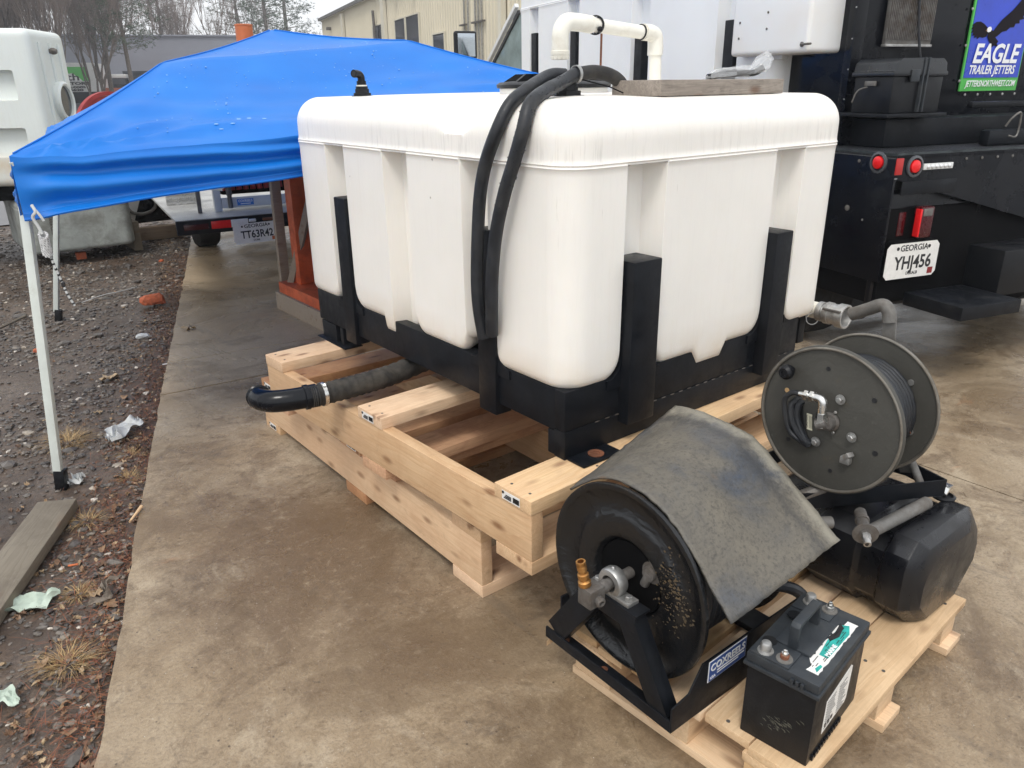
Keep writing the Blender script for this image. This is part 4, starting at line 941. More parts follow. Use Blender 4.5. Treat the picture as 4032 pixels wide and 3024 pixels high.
# sticker
pl = quad((1.292, .8795, .232), (1, 0, .02), (0, 0, 1), .150, .062, .001, 'sticker', 'white_ink', RA)
quad((1.2945, .8782, .2345), (1, 0, .02), (0, 0, 1), .145, .057, .0008, 'sticker_field', 'blue_label', pl)
text('lettering', 'COXREELS', .030, (1.299, .8773, .2625), (1, 0, .02), (0, 0, 1), 'white_ink', pl, .0005, .0007, 0, width=.136)
quad((1.325, .8773, .2535), (1, 0, .02), (0, 0, 1), .108, .004, .0006, 'print_line', 'white_ink', pl)
quad((1.325, .8773, .2465), (1, 0, .02), (0, 0, 1), .085, .0025, .0006, 'print_line', 'white_ink', pl)
text('lettering', 'USA', .012, (1.298, .8773, .2400), (1, 0, .02), (0, 0, 1), 'white_ink', pl, .0005)

# the sheet draped over reel A
def lerp(a, b, t): return a + (b - a) * t
LP = [(1.335, .590), (1.27, .645), (1.20, .683), (1.10, .694), (1.00, .668), (.92, .606), (.86, .540), (.80, .478)]
RP = [(1.37, .698), (1.29, .710), (1.21, .712), (1.14, .704), (1.07, .681), (.94, .595), (.87, .547), (.81, .505)]
Lc = bez([(0, a, b) for a, b in LP], 6); Rc = bez([(0, a, b) for a, b in RP], 6)
g = G(); nu = 30; nv = len(Lc) - 1; vs = []
for j in range(nv + 1):
    for i in range(nu + 1):
        t = i / nu; x = lerp(1.2465, 1.705, t); y = lerp(Lc[j][1], Rc[j][1], t); z = lerp(Lc[j][2], Rc[j][2], t) + .006 * mnoise.noise((x * 9, j * .16, 2)) + .002 * mnoise.noise((x * 40, j * .7, 2))
        ed = min(i, nu - i, j, nv - j); x += .004 * mnoise.noise((j * .7, 5, i * .1)) if i in (0, nu) else 0; y += .004 * mnoise.noise((i * .7, 9, 0)) if j in (0, nv) else 0
        vs.append((x, y, z))
fs = [(j * (nu + 1) + i, j * (nu + 1) + i + 1, (j + 1) * (nu + 1) + i + 1, (j + 1) * (nu + 1) + i) for j in range(nv) for i in range(nu)]
o = g.add(vs, fs).obj('cover_sheet', 'hood', None, smooth=60); sm = o.modifiers.new('thick', 'SOLIDIFY'); sm.thickness = .006; sm.offset = -1
tag(o, 'dirty grey bent sheet with blue tinge draped over the front hose reel', 'sheet')

# ---- fuel tank and reel B
FT = thing('fuel_tank', 'glossy black faceted plastic fuel tank on the right of the small pallet', 'fuel tank', (2.14, .93, ZP))
def oct_sec(y, ins, chz=.055, x0=1.93, x1=2.365, z0=ZP + .001, z1=.425):
    x0 += ins; x1 -= ins; z1 -= ins; z0 = z0 + ins * .2
    cb = .07
    return [(x0 + cb, y, z0), (x1 - .09, y, z0), (x1, y, z0 + .085), (x1 + .0, y, z1 - .07), (x1 - chz, y, z1 - .012), (x1 - chz - .03, y, z1), (x0 + chz, y, z1), (x0 + .012, y, z1 - chz * .75), (x0, y, z1 - chz * 1.4), (x0, y, z0 + cb)]
secs = []
for y, ins in ((.690, .05), (.705, .022), (.728, .0), (.792, 0), (.802, .016), (.862, .016), (.872, 0), (1.01, 0), (1.02, .016), (1.08, .016), (1.09, 0), (1.17, 0), (1.20, .025), (1.21, .06)):
    secs.append(oct_sec(y, ins))
m = len(secs[0]); vs = [p for s_ in secs for p in s_]; fs = [(i * m + k, i * m + (k + 1) % m, (i + 1) * m + (k + 1) % m, (i + 1) * m + k) for i in range(len(secs) - 1) for k in range(m)] + [tuple(range(m))[::-1], tuple((len(secs) - 1) * m + k for k in range(m))]
o = G().add(vs, fs).obj('tank_shell', 'black_gloss_plastic', FT, .004, smooth=22, seg=2)
g = G(); g.lathe([(.032, 0), (.034, .006), (.026, .010), (.024, .004)], (2.295, .80, .420), (0, 0, 1), 22); g.obj('filler_ring', 'black_plastic', FT)
g = G(); g.tube([(2.275, .795, .438), (2.31, .80, .448)], .009, 10); g.box(2.30, 2.325, .79, .81, .444, .456); g.obj('filler_cap_latch', 'bright_metal', FT)
RB = thing('hose_reel', 'grey double-disc hose reel with knob and handle standing on the fuel tank', 'hose reel', (2.03, 1.0, .425), 0, 'hose reels on the pallet')
BY, BZ, BR = .992, .722, .2100
g = G(); g.lathe([(.001, 0), (BR - .007, 0), (BR - .006, -.003), (BR, -.006), (BR + .003, -.003), (BR + .003, .004), (BR - .002, .006), (.001, .006)], (1.902, BY, BZ), (1, 0, 0), 72, close=True); g.obj('side_disc', 'disc_grey', RB, smooth=50)
g = G(); g.lathe([(BR - .004 + .0045 * math.cos(a), .0045 * math.sin(a)) for a in np.linspace(0, 2 * PI, 9)[:-1]], (1.898, BY, BZ), (1, 0, 0), 90, close=True); g.obj('rim', 'rim_steel', RB)
g = G(); g.lathe([(BR, -.004), (BR, .004), (.02, .004), (.02, -.004)], (2.155, 1.013, .702), (1, 0, 0), 64, close=True); g.obj('side_disc', 'disc_grey', RB, smooth=50)
g = G(); g.lathe([(BR - .002 + .0045 * math.cos(a), .0045 * math.sin(a)) for a in np.linspace(0, 2 * PI, 9)[:-1]], (2.151, 1.013, .702), (1, 0, 0), 90, close=True); g.obj('rim', 'rim_steel', RB)
g = G(); g.tube([(1.918, BY + .001, BZ - .001), (2.143, 1.012, .703)], .07, 28); g.obj('drum', 'black_matte', RB)
hpts = []
for i in range(11 * 24):
    a = 2 * PI * i / 24; t = i / (11 * 24); hpts.append((1.918 + .225 * t, lerp(BY, 1.013, t) + .145 * math.cos(a), lerp(BZ, .702, t) + .145 * math.sin(a)))
g = G(); g.tube(hpts, .0105, 8); g.obj('wound_hose', 'rubber', RB, smooth=70)
XD = 1.8962
for (y, z) in ((.963, .795), (.916, .699), (1.016, .650)):
    g = G(); hexbolt(g, (XD, y, z), (-1, 0, 0), .0085, .010); g.obj('hex_bolt', 'galv', RB)
g = G()
for (y, z, r) in ((1.012, .869, .0065), (.874, .819, .007), (.849, .674, .0075), (.964, .577, .006), (1.103, .625, .0065)): g.cyl((XD + .0055, y, z), (XD + .004, y, z), r, 14)
g.obj('disc_holes', 'ink', RB, kind='stuff')
g = G(); g.cyl((XD + .0055, 1.127, .772), (XD + .004, 1.127, .772), .007, 14); g.obj('pine_seen_through_hole', 'pine_yellow', RB)
g = G()
for (y, z) in ((.970, .756), (.968, .695)): hexbolt(g, (XD, y, z), (-1, 0, 0), .0045, .005, False)
g.obj('small_screw', 'galv', RB, kind='stuff')
g = G()
for (y, z) in ((.895, .802), (.872, .656)): g.lathe([(.009, 0), (.009, .003), (.001, .003)], (2.150, y, z), (-1, 0, 0), 14)
g.obj('disc_rivet', 'galv', RB, kind='stuff')
g = G(); g.lathe([(.010, 0), (.010, .01), (.018, .014), (.022, .024), (.021, .036), (.014, .044), (.008, .044), (.007, .040), (.001, .040)], (XD + .002, 1.118, .838), (-1, 0, 0), 24); g.obj('knob', 'black_plastic', RB)
g = G(); g.lathe([(.028, 0), (.028, .003), (.022, .006), (.020, .024), (.013, .026), (.013, .036), (.001, .036)], (XD + .003, .984, .722), (-1, 0, 0), 24); g.tube([(XD - .03, .975, .730), (XD - .035, 1.000, .718)], .017, 14); g.obj('swivel', 'dull_metal', RB)
g = G(); g.tube([(XD - .033, 1.012, .700), (XD - .036, 1.013, .740)], [.018, .015], 6); g.tube([(XD - .036, 1.013, .735), (XD - .037, 1.013, .757)], .0115, 12); g.tube(bez([(XD - .037, 1.013, .750), (XD - .037, 1.014, .770), (XD - .036, 1.022, .778), (XD - .034, 1.045, .777)], 5), .0125, 12)
g.tube([(XD - .034, 1.040, .777), (XD - .033, 1.052, .776)], .0165, 6); g.tube([(XD - .033, 1.058, .775), (XD - .032, 1.070, .774)], .0155, 6); g.tube([(XD - .033, 1.050, .776), (XD - .03, 1.088, .772)], .009, 10); g.v = [(p[0], p[1] - .022, p[2] + .017) for p in g.v]; g.obj('elbow_fitting', 'bright_metal', RB, smooth=40)
g = G(); pts = bez([(XD - .03, 1.066, .788), (XD - .028, 1.090, .784), (XD - .026, 1.112, .758), (XD - .024, 1.107, .715), (XD - .02, 1.09, .665), (XD - .012, 1.055, .642), (XD - .004, 1.035, .630)], 6); g.tube(pts, .0078, 10)
pts = bez([(XD + .008, 1.088, .757), (XD - .004, 1.092, .752), (XD - .012, 1.098, .735), (XD - .016, 1.085, .690), (XD - .012, 1.052, .650), (XD, 1.033, .632)], 6); g.tube(pts, .0095, 10)
pts = bez([(XD + .008, 1.076, .752), (XD - .004, 1.080, .742), (XD - .008, 1.076, .700), (XD - .006, 1.045, .650), (XD + .001, 1.03, .640)], 6); g.tube(pts, .0095, 10); g.obj('hose_loop', 'rubber', RB)
g = G()
sl_ = [(1.092, .760), (1.103, .752), (1.107, .735), (1.101, .708), (1.086, .678), (1.066, .650), (1.046, .632), (1.033, .627), (1.030, .636), (1.044, .655), (1.057, .680), (1.066, .710), (1.071, .738), (1.080, .755)]
g.prism([(p[0], p[1]) for p in sl_], (XD + .0053, 0, 0), (0, 1, 0), (0, 0, 1), (-.001, 0, 0)); g.obj('slot', 'ink', RB)
lb = quad((XD + .0045, 1.050, .676), (0, -1, 0), (0, .14, 1), .017, .048, .0008, 'label', 'label_cream', RB)
text('lettering', 'CAUTION', .0085, (XD + .0035, 1.0475, .681), (0, .14, 1), (0, 1, -.14), 'ink', lb, .0003)
g = G()
for k in range(4): g.bar((XD + .0033, 1.0425 - k * .0028, .682), (XD + .0033, 1.0475 - k * .0028, .718), .0007, .0004, up=(1, 0, 0))
g.obj('small_print', 'ink', lb, kind='stuff')
g = G(); g.box(XD - .016, XD + .002, .905, .932, .622, .642); g.bar((XD - .008, .918, .640), (XD - .012, .905, .655), .022, .014); g.obj('disc_clamp', 'galv', RB, .002)
g = G(); g.tube([(2.09, .935, .82), (2.10, .92, .79), (2.105, .915, .75)], .0016, 6); g.tube([(2.115, .885, .72), (2.13, .862, .66)], .0016, 6); g.obj('wire', 'rust', RB)
# tubular stand and flat strap ring
g = G(); g.tube(bez([(2.25, 1.15, .928), (2.25, 1.10, .955), (2.25, 1.06, .976), (2.25, 1.038, .962), (2.25, 1.030, .93)], 6), .020, 14); g.obj('grip', 'tube_grey', RB)
g = G(); g.bar((2.25, 1.031, .945), (2.25, 1.015, .80), .040, .006, up=(1, 0, 0)); g.bar((2.25, 1.015, .80), (2.25, .90, .48), .040, .006, up=(1, 0, 0)); g.obj('handle_bar', 'tube_grey', RB, .001)
g = G(); g.tube([(2.245, .895, .53), (2.24, .845, .455)], .012, 12); g.obj('stand_tube', 'tube_grey', RB)
g = G()
rg = [(1.785, 1.055), (2.262, .790), (2.30, .92), (2.25, 1.22), (1.83, 1.24)]
for a, b_ in zip(rg, rg[1:] + rg[:1]): g.bar((*a, .470), (*b_, .470), .005, .052, up=(0, 0, 1))
g.obj('strap_ring', 'black_steel', RB)
g = G(); g.tube([(1.99, .985, .44), (1.99, .985, .55)], .02, 12); g.tube([(1.93, 1.02, .50), (2.15, 1.0, .50)], .017, 12); g.tube([(1.86, 1.03, .475), (1.93, .99, .50)], .018, 10); g.box(2.0, 2.2, .96, 1.04, .43, .52); g.obj('reel_stand', 'dull_metal', RB, .002)
RO = thing('steel_tube', 'dull grey steel tube lying across the top of the fuel tank', 'tube', (2.02, .81, .43))
g = G(); g.tube([(1.886, .822, .449), (2.17, .797, .449)], .0185, 18); g.tube([(1.8858, .8221, .449), (1.8868, .8220, .449)], .0145, 14); g.obj('tube', 'tube_grey', RO)
g = G(); g.tube([(1.8850, .8221, .449), (1.8853, .8220, .449)], .0145, 14); g.obj('tube_bore', 'ink', RO)
RO2 = thing('steel_tube', 'short grey tube end poking out between the cover sheet and fuel tank', 'tube', (1.8, .92, .43))
g = G(); g.tube([(1.73, .965, .47), (1.835, .905, .462)], .017, 16); g.obj('tube', 'tube_grey', RO2)
SH = thing('pipe_shaft', 'dark threaded shaft with washer and steel nipple on the fuel tank edge', 'shaft', (1.88, .84, .43))
g = G(); g.tube([(1.925, .872, .476), (1.848, .812, .462)], .0165, 14); g.tube([(1.90, .852, .472), (1.892, .846, .470)], .019, 14); g.obj('shaft', 'dull_metal', SH)
g = G(); g.lathe([(.0335, 0), (.0335, .004), (.012, .004)], (1.853, .816, .463), (-.78, -.61, -.14), 26); g.obj('washer', 'dull_metal', SH)
g = G(); g.tube([(1.850, .813, .462), (1.836, .801, .456)], .012, 6); g.tube([(1.838, .803, .457), (1.824, .792, .451)], .010, 14); g.obj('nipple', 'galv', SH)
g = G(); g.tube([(1.8242, .7922, .451), (1.8238, .7918, .4508)], .0065, 12); g.obj('bore', 'ink', SH)
g = G(); g.lathe([(.014, 0), (.012, .008), (.012, .03), (.018, .03), (.018, .05)], (1.77, 1.03, .50), (.9, -.5, 0), 10); tag(g.obj('brass_union', 'dull_metal', None), 'tarnished pipe union showing just below the grey reel rim', 'fitting')

# ---- battery
BT = thing('battery', 'black marine battery with handle and torn label at the front of the pallet', 'battery', (1.322, .617, ZP), math.radians(8))
BL, BW, BH = .300, .176, .205
g = G(); g.prism([(0.008, .006), (BL - .008, .006), (BL - .008, BW - .006), (0.008, BW - .006)], (0, 0, 0), (1, 0, 0), (0, 1, 0), (0, 0, BH)); g.obj('case', 'black_plastic', BT, .004, world=False)
g = G(); g.box(-.001, BL + .001, -.001, BW + .001, BH - .006, BH + .004); g.obj('rim', 'grey_plastic', BT, .002, world=False)
g = G(); g.box(.003, BL - .003, .003, BW - .003, BH + .0045, BH + .030); g.obj('lid', 'grey_plastic', BT, .004, world=False)
zl = BH + .030
for x in (.006, BL - .075):
    g = G().box(x, x + .068, .075, BW - .006, zl - .003, zl + .0045)
    g.obj('terminal_pad', 'grey_plastic', BT, .003, world=False)
g = G(); g.box(.075, BL - .080, .055, BW - .035, zl - .001, zl + .007); g.obj('handle_plate', 'grey_plastic', BT, .004, world=False)
def tr(x, y): return (x, y, zl + .004)
def post(x, y, cap):
    g = G(); g.lathe([(.019, 0), (.018, .003), (.010, .004)], tr(x, y), (0, 0, 1), 22); g.obj('terminal_base', 'tube_grey' if not cap else 'galv', BT, world=False)
    g = G()
    if cap: g.lathe([(.0125, .002), (.0125, .020), (.010, .024), (.001, .025)], tr(x, y), (0, 0, 1), 18); g.obj('terminal_post', 'galv', BT, world=False)
    else:
        g.lathe([(.010, .002), (.010, .012), (.006, .012)], tr(x, y), (0, 0, 1), 16); g.obj('terminal_post', 'rust' if x < .1 else 'galv', BT, world=False)
        g = G(); g.lathe([(.008, .012), (.008, .018), (.0045, .018), (.0045, .025), (.001, .026)], tr(x, y), (0, 0, 1), 6); g.obj('terminal_nut', 'bright_metal', BT, world=False)
post(.027, .140, True); post(.030, .096, False); post(.268, .140, True); post(.268, .092, False)
for x, y in ((.065, .148), (.19, .145)):
    g = G(); g.lathe([(.017, 0), (.017, .0012), (.001, .0012)], (x, y, zl + .0001 + (.0045 if x < .1 else .007)), (0, 0, 1), 20)
    g.obj('vent_plug', 'black_plastic', BT, world=False)
g = G(); hp_ = [(.075, 0), (.075, .062), (.083, .071), (.192, .071), (.20, .062), (.20, 0), (.188, 0), (.188, .056), (.183, .060), (.092, .060), (.087, .056), (.087, 0)]
g.prism(hp_, (.0, .088, zl), (1, 0, 0), (0, 0, 1), (0, .022, 0)); g.obj('handle', 'grey_plastic', BT, .002, world=False)
# torn lid label
g = G(); q = []
N = 22
for i in range(N + 1): q.append((.035 + .225 * i / N, .020 + .006 * mnoise.noise((i * .9, 1, 0))))
for i in range(N + 1): q.append((.035 + .225 * (1 - i / N), .056 + .012 * mnoise.noise((i * .8, 7, 0)) - (.012 if i < 3 or i > N - 3 else 0)))
g.prism(q, (0, 0, zl), (1, 0, 0), (0, 1, 0), (0, 0, .0012)); lab = g.obj('torn_label', 'label_white', BT, world=False, smooth=0)
g = G()
g.prism([(.10, .026), (.215, .022), (.245, .034), (.235, .050), (.16, .052), (.10, .046)], (0, 0, zl + .0012), (1, 0, 0), (0, 1, 0), (0, 0, .0006)); g.prism([(.040, .026), (.066, .024), (.070, .030), (.05, .034)], (0, 0, zl + .0012), (1, 0, 0), (0, 1, 0), (0, 0, .0006)); g.obj('printed_field', 'teal', lab, world=False, smooth=0)
g = G(); rr = random.Random(9)
for i in range(26):
    x = rr.uniform(.05, .235); y = rr.choice((.027, .031, .035, .040, .045)); g.box(x, x + rr.uniform(.006, .02), y, y + .0014, zl + .0019, zl + .0023)
g.prism([(.16, .046), (.19, .036), (.23, .042), (.24, .054), (.2, .05), (.17, .056)], (0, 0, zl + .0019), (1, 0, 0), (0, 1, 0), (0, 0, .0004)); g.obj('small_print', 'ink', lab, world=False, kind='stuff', smooth=0)
Mb = wmat(BT)
text('lettering', 'MARINE', .014, Mb @ Vector((.105, .0265, zl + .0022)), Mb.to_3x3() @ Vector((1, 0, 0)), Mb.to_3x3() @ Vector((0, 1, 0)), 'white_ink', lab, .0003, .0004)
# side label, slanting left edge
g = G(); g.prism([(.075, .048), (.205, .052), (.215, .060), (.225, .150), (.215, .158), (.078, .140)], (0, .0058, 0), (1, 0, 0), (0, 0, 1), (0, -.0008, 0)); sl2 = g.obj('side_label', 'label_white', BT, world=False, smooth=0)
g = G(); rr = random.Random(3)
for r_ in range(12):
    for c_ in range(2):
        x0_ = .084 + c_ * .068; g.box(x0_, x0_ + rr.uniform(.03, .055), .0044, .0049, .056 + r_ * .007, .0572 + r_ * .007)
for k in range(3): g.lathe([(.006, 0), (.006, .0004), (.001, .0004)], (.09 + k * .018, .0049, .065), (0, -1, 0), 12)
g.obj('small_print', 'ink', sl2, world=False, kind='stuff', smooth=0)
g = G()
for k in range(12): g.box(.03 + k * .014, .038 + k * .014, .001, .006, .004, .016)
g.obj('base_ribs', 'black_plastic', BT, world=False, kind='stuff')
g = G()
for k in range(3): g.box(-.003, .004, .058 - k * .012, .066 - k * .012, zl - .026, zl - .012)
for k in range(3): g.box(BL - .004, BL + .003, .058 - k * .012, .066 - k * .012, zl - .026, zl - .012)
g.obj('lid_clip', 'grey_plastic', BT, .001, world=False, kind='stuff')
g = G(); rr = random.Random(21)
for i in range(46):
    yy_, zz_ = .085 + rr.gauss(0, .020), .078 + rr.gauss(0, .010); zz_ -= .45 * (yy_ - .085); L_ = rr.uniform(.003, .012)
    g.prism([(yy_, zz_), (yy_ - L_, zz_ - L_ * .5), (yy_ - L_ * .8, zz_ + rr.uniform(.0005, .002) - L_ * .3)], (.0078, 0, 0), (0, 1, 0), (0, 0, 1), (-.0004, 0, 0))
g.obj('scuff_marks', 'scuff', BT, world=False, smooth=0, kind='stuff')

# ================================================================== BLUE CANOPY TENT
TA, TB, TC = Vector((.392, 3.50, 1.375)), Vector((3.31, 3.37, 1.590)), Vector((.98, 6.42, 1.355))
TD = Vector((3.95, 6.25, 1.58)); TP = Vector((2.06, 4.92, 1.930))
KA, KB = Vector((1.215, 4.29, 1.722)), Vector((2.62, 4.27, 1.853)); KC = Vector((1.52, 5.68, 1.715)); KD = Vector((3.0, 5.62, 1.80))
CT = thing('canopy_tent', 'bright blue pop-up canopy tent with white legs behind the big tank', 'canopy tent', (2.1, 4.9, 0))
def ridge(C, K, t):
    a = smooth01(t) * .0 + t
    q = C.lerp(K, a / .5) if a < .5 else K.lerp(TP, (a - .5) / .5)
    q = q - Vector((0, 0, .014)) * math.sin(PI * ((a / .5) % 1 if a < 1 else 1))
    return q
def face(C1, K1, C2, K2, seed, flip=1):
    nu, nv = 110, 60; vs = []
    nrm = (C2 - C1).cross(TP - C1).normalized() * flip
    if nrm.z < 0: nrm = -nrm
    for j in range(nv + 1):
        t = j / nv; L = ridge(C1, K1, t); R_ = ridge(C2, K2, t)
        for i in range(nu + 1):
            u = i / nu; p = L.lerp(R_, u)
            bell = math.sin(PI * u) ** .8
            sag = .050 * bell * math.sin(PI * min(1, t / .5)) + .022 * bell * math.sin(PI * max(0, (t - .5) / .5))
            sag += .0 
            p = p - nrm * sag - Vector((0, 0, .02)) * bell * (1 - t) ** 3 - Vector((0, 0, .040)) * max(0, 1 - t / .08) ** 2 * min(1, bell * 3)
            # creases fanning out of the two lower corners
            d1 = (p - C1).length; d2 = (p - C2).length
            a1 = math.atan2(t * 1.6, u + 1e-3); a2 = math.atan2(t * 1.6, 1 - u + 1e-3)
            w1 = math.exp(-d1 / .75) * smooth01(d1 / .12); w2 = math.exp(-d2 / .7) * smooth01(d2 / .12)
            fold = .012 * math.exp(-((t - .02) / .26) ** 2) * (math.exp(-d1 / 1.6) + .5 * math.exp(-d2 / 1.2)); cr = fold * math.sin(t * 58 + u * 7 + 1.6 * mnoise.noise((u * 3, t * 4, seed))) + .016 * w1 * math.sin(a1 * 15 + 1.5 * mnoise.noise((a1 * 4, seed, 0))) + .015 * w2 * math.sin(a2 * 13 + seed)
            cr += .008 * mnoise.noise((p.x * 1.8 + seed, p.y * 1.8, p.z * 7)) + .0035 * mnoise.noise((p.x * 7, p.y * 7 + seed, 0))
            edge_ = min(1, min(u, 1 - u) * 25) if t < .995 else 0
            vs.append(tuple(p + nrm * cr * edge_ * min(1, (1 - t) * 12)))
    return vs, [(j * (nu + 1) + i, j * (nu + 1) + i + 1, (j + 1) * (nu + 1) + i + 1, (j + 1) * (nu + 1) + i) for j in range(nv) for i in range(nu)], nu
VALS = []
def valance(C1, C2, rowv, seed, drop=.229):
    nu = len(rowv) - 1; nv = 26; vs = []; out = (C2 - C1).cross(Vector((0, 0, 1))).normalized()
    for j in range(nv + 1):
        t = j / nv
        for i in range(nu + 1):
            u = i / nu; p = Vector(rowv[i]); d1 = (p - C1).length; d2 = (p - C2).length
            e = min(1, min(u, 1 - u) * 22) * smooth01(t * 4)
            a1 = t * .229 / (d1 + .16); a2 = t * .229 / (d2 + .16)
            w = (.009 + .016 * math.exp(-d1 / 1.3)) * math.sin(t * 15 - u * 9 + 2.2 * mnoise.noise((u * 2.6, seed, t * 1.5))) + .016 * math.exp(-d2 / 1.0) * math.sin(a2 * 22 + t * 6)
            w += .010 * mnoise.noise((u * 5, t * 2.2, seed)) + .012 * math.sin(t * 5 + u * 3 + seed) * math.sin(PI * u)
            dr_ = (drop - .040 * min(1, 3 * math.sin(PI * u) ** .8)) * t * (1 + .05 * math.sin(PI * u * 3 + seed))
            vs.append((p.x + out.x * (w * e + .01 * t), p.y + out.y * (w * e + .01 * t), p.z - dr_))
    return vs, [(j * (nu + 1) + i, j * (nu + 1) + i + 1, (j + 1) * (nu + 1) + i + 1, (j + 1) * (nu + 1) + i) for j in range(nv) for i in range(nu)]
first = None
for C1, K1, C2, K2, sd_ in ((TA, KA, TB, KB, 1.3), (TC, KC, TA, KA, 2.7), (TB, KB, TD, KD, 4.1), (TD, KD, TC, KC, 5.9)):
    vs, fs, nu = face(C1, K1, C2, K2, sd_)
    g = G().add(vs, fs); o = g.obj('roof_panel', 'fabric', CT, smooth=80)
    if first is None: first = (vs, nu)
    v2, f2 = valance(C1, C2, vs[:nu + 1], sd_); G().add(v2, f2).obj('valance', 'fabric', CT, smooth=80)
    if sd_ == 1.3: HEM = v2[-(len(vs[:nu + 1])):]
for (C_, K_) in ((TA, KA), (TB, KB)):
    g = G(); g.tube([ridge(C_, K_, t_) + Vector((0, 0, .002)) for t_ in np.linspace(.01, .99, 40)], .0035, 6); g.obj('ridge_seam', 'fabric', CT)
g = G(); g.tube([(p[0], p[1] - .002, p[2] + .006) for p in HEM], .0035, 6); g.tube([(p[0], p[1] - .003, p[2] + .028) for p in HEM], .0013, 5); g.obj('hem', 'fabric', CT, kind='stuff')
# leg lines: (foot, head)
for (f_, h_) in (((.304, 3.568, -.03), (.425, 3.56, 1.345)), ((.798, 6.53, -.03), (1.03, 6.40, 1.33)), ((3.34, 3.50, 0), (3.30, 3.42, 1.57)), ((4.0, 6.3, 0), (3.9, 6.2, 1.56))):
    g = G(); a = Vector(f_); b_ = Vector(h_); g.bar(a + Vector((0, 0, .08)), b_, .034, .030, up=(.5, .8, 0)); lg = g.obj('leg', 'white_leg', CT, .003)
    g = G(); g.bar(a, a.lerp(b_, .07), .043, .040, up=(.5, .8, 0)); g.obj('foot', 'black_plastic', lg, .002)
g = G()
for a, b_ in ((TA, KA), (KA, TP), (TB, KB), (KB, TP), (TC, KC), (TD, KD)): g.bar(a - Vector((0, 0, .03)), b_ - Vector((0, 0, .045)), .014, .014)
for a, b_ in ((TA, TB), (TA, TC), (TB, TD), (TC, TD)):
    for k in range(4):
        p, q_ = a.lerp(b_, k / 4), a.lerp(b_, (k + 1) / 4); s_ = (TP - p.lerp(q_, .5)); s_.z = 0; s_ = s_.normalized() * .06
        g.bar(p + s_ - Vector((0, 0, .06)), q_ + s_ - Vector((0, 0, .24)), .010, .016); g.bar(p + s_ * 1.2 - Vector((0, 0, .24)), q_ + s_ * 1.2 - Vector((0, 0, .06)), .010, .016)
g.obj('scissor_truss', 'white_leg', CT)
# rain drops standing on the roof
vs0, nu0 = first; rr = random.Random(12); dr = G()
for i in range(400):
    j = int(rr.triangular(3, 50, 16)); k = int(rr.uniform(8, nu0 - 6))
    if mnoise.noise((k * .09, j * .11, 3)) < -.02: continue
    p = vs0[j * (nu0 + 1) + k]; dr.ball((p[0] + rr.uniform(-.015, .015), p[1] + rr.uniform(-.01, .01), p[2] + .001), rr.choice((.002, .003, .003, .0045)), 6, (1.2, 1.2, .6))
for (k, j) in ((28, 5), (31, 5), (29, 4), (34, 7), (37, 6), (32, 7)):
    p = vs0[j * (nu0 + 1) + k]; dr.ball(p, .007, 8, (1.6, 1., .4))
dr.obj('rain_drops', 'drop', CT, kind='stuff')
RP_ = thing('guy_rope', 'bundled black and white cord hanging from the front tent corner', 'rope', (.41, 3.49, 1.1))
g = G(); g.tube(bez([(.425, 3.475, 1.195), (.43, 3.46, 1.17), (.418, 3.465, 1.15), (.43, 3.46, 1.11), (.435, 3.455, 1.085)], 5), .006, 8); g.tube(bez([(.425, 3.475, 1.19), (.44, 3.455, 1.16), (.450, 3.45, 1.135)], 5), .005, 8); g.obj('cord', 'paper', RP_)
g = G()
for k in range(9):
    a = k * .7; g.tube([(.437 + .014 * math.cos(t_ + a), 3.450 + .014 * math.sin(t_ + a), 1.085 - .075 * (t_ / 6.3) + .012 * math.sin(2 * t_ + a)) for t_ in np.linspace(0, 6.3, 12)], .0048, 6)
g.obj('coil', 'rope_white', RP_)
g = G()
for k in range(9):
    a = k * .7 + .35; g.tube([(.437 + .0155 * math.cos(t_ + a), 3.450 + .0155 * math.sin(t_ + a), 1.083 - .075 * (t_ / 6.3) + .012 * math.sin(2 * t_ + a)) for t_ in np.linspace(0, 6.3, 12)], .0022, 5)
g.obj('dark_strand', 'ink', RP_, kind='stuff')
pts = bez([(.443, 3.445, 1.01), (.45, 3.44, .96), (.462, 3.435, .90), (.47, 3.43, .85), (.486, 3.42, .80)], 8)
g = G(); g.tube(pts, .0045, 8); g.obj('tail', 'paper', RP_)
g = G()
for k in range(0, len(pts) - 1, 3): g.tube([pts[k], pts[k + 1]], .0052, 8)
g.ball(pts[18], .008, 6, (1, 1, 2)); g.obj('dark_flecks', 'ink', RP_, kind='stuff')

# ================================================================== BLACK TRUCK (right) : frame u to the right along the tail, v forward
TR = thing('flatbed_truck', 'black flatbed service truck with tail lights and gritty deck at right', 'truck', (4.183, 2.018, 0), math.radians(-16.38))
def tb(name, m, x0, x1, y0, y1, z0, z1, bevel=.004, parent=TR, label=None):
    g = G(); g.box(x0, x1, y0, y1, z0, z1); M = wmat(TR); g.v = [tuple(M @ Vector(p)) for p in g.v]; return g.obj(name, m, parent, bevel, label=label)
UT = lambda x, y, z: wmat(TR) @ Vector((x, y, z))
UD = (wmat(TR).to_3x3() @ Vector((1, 0, 0))); VD = (wmat(TR).to_3x3() @ Vector((0, 1, 0)))
tb('deck', 'grit', .002, 2.60, .002, 6.0, 1.22, 1.247, .002)
tb('deck_edge', 'black_gloss', 0, 2.61, -.004, .0, 1.215, 1.250, .001)
g = G(); g.prism([(0, 1.219), (2.5, 1.219), (2.5, .62), (1.95, .62), (.02, 1.11), (0, 1.11)], UT(0, -.003, 0), UD, (0, 0, 1), VD * .02); g.obj('tail_skirt', 'black_gloss', TR)
tb('side_skirt', 'black_gloss', -.004, .012, .0, 5.9, .56, 1.218, .002)
tb('underbody', 'black_matte', .03, 2.4, .03, 5.8, .42, .95, .01)
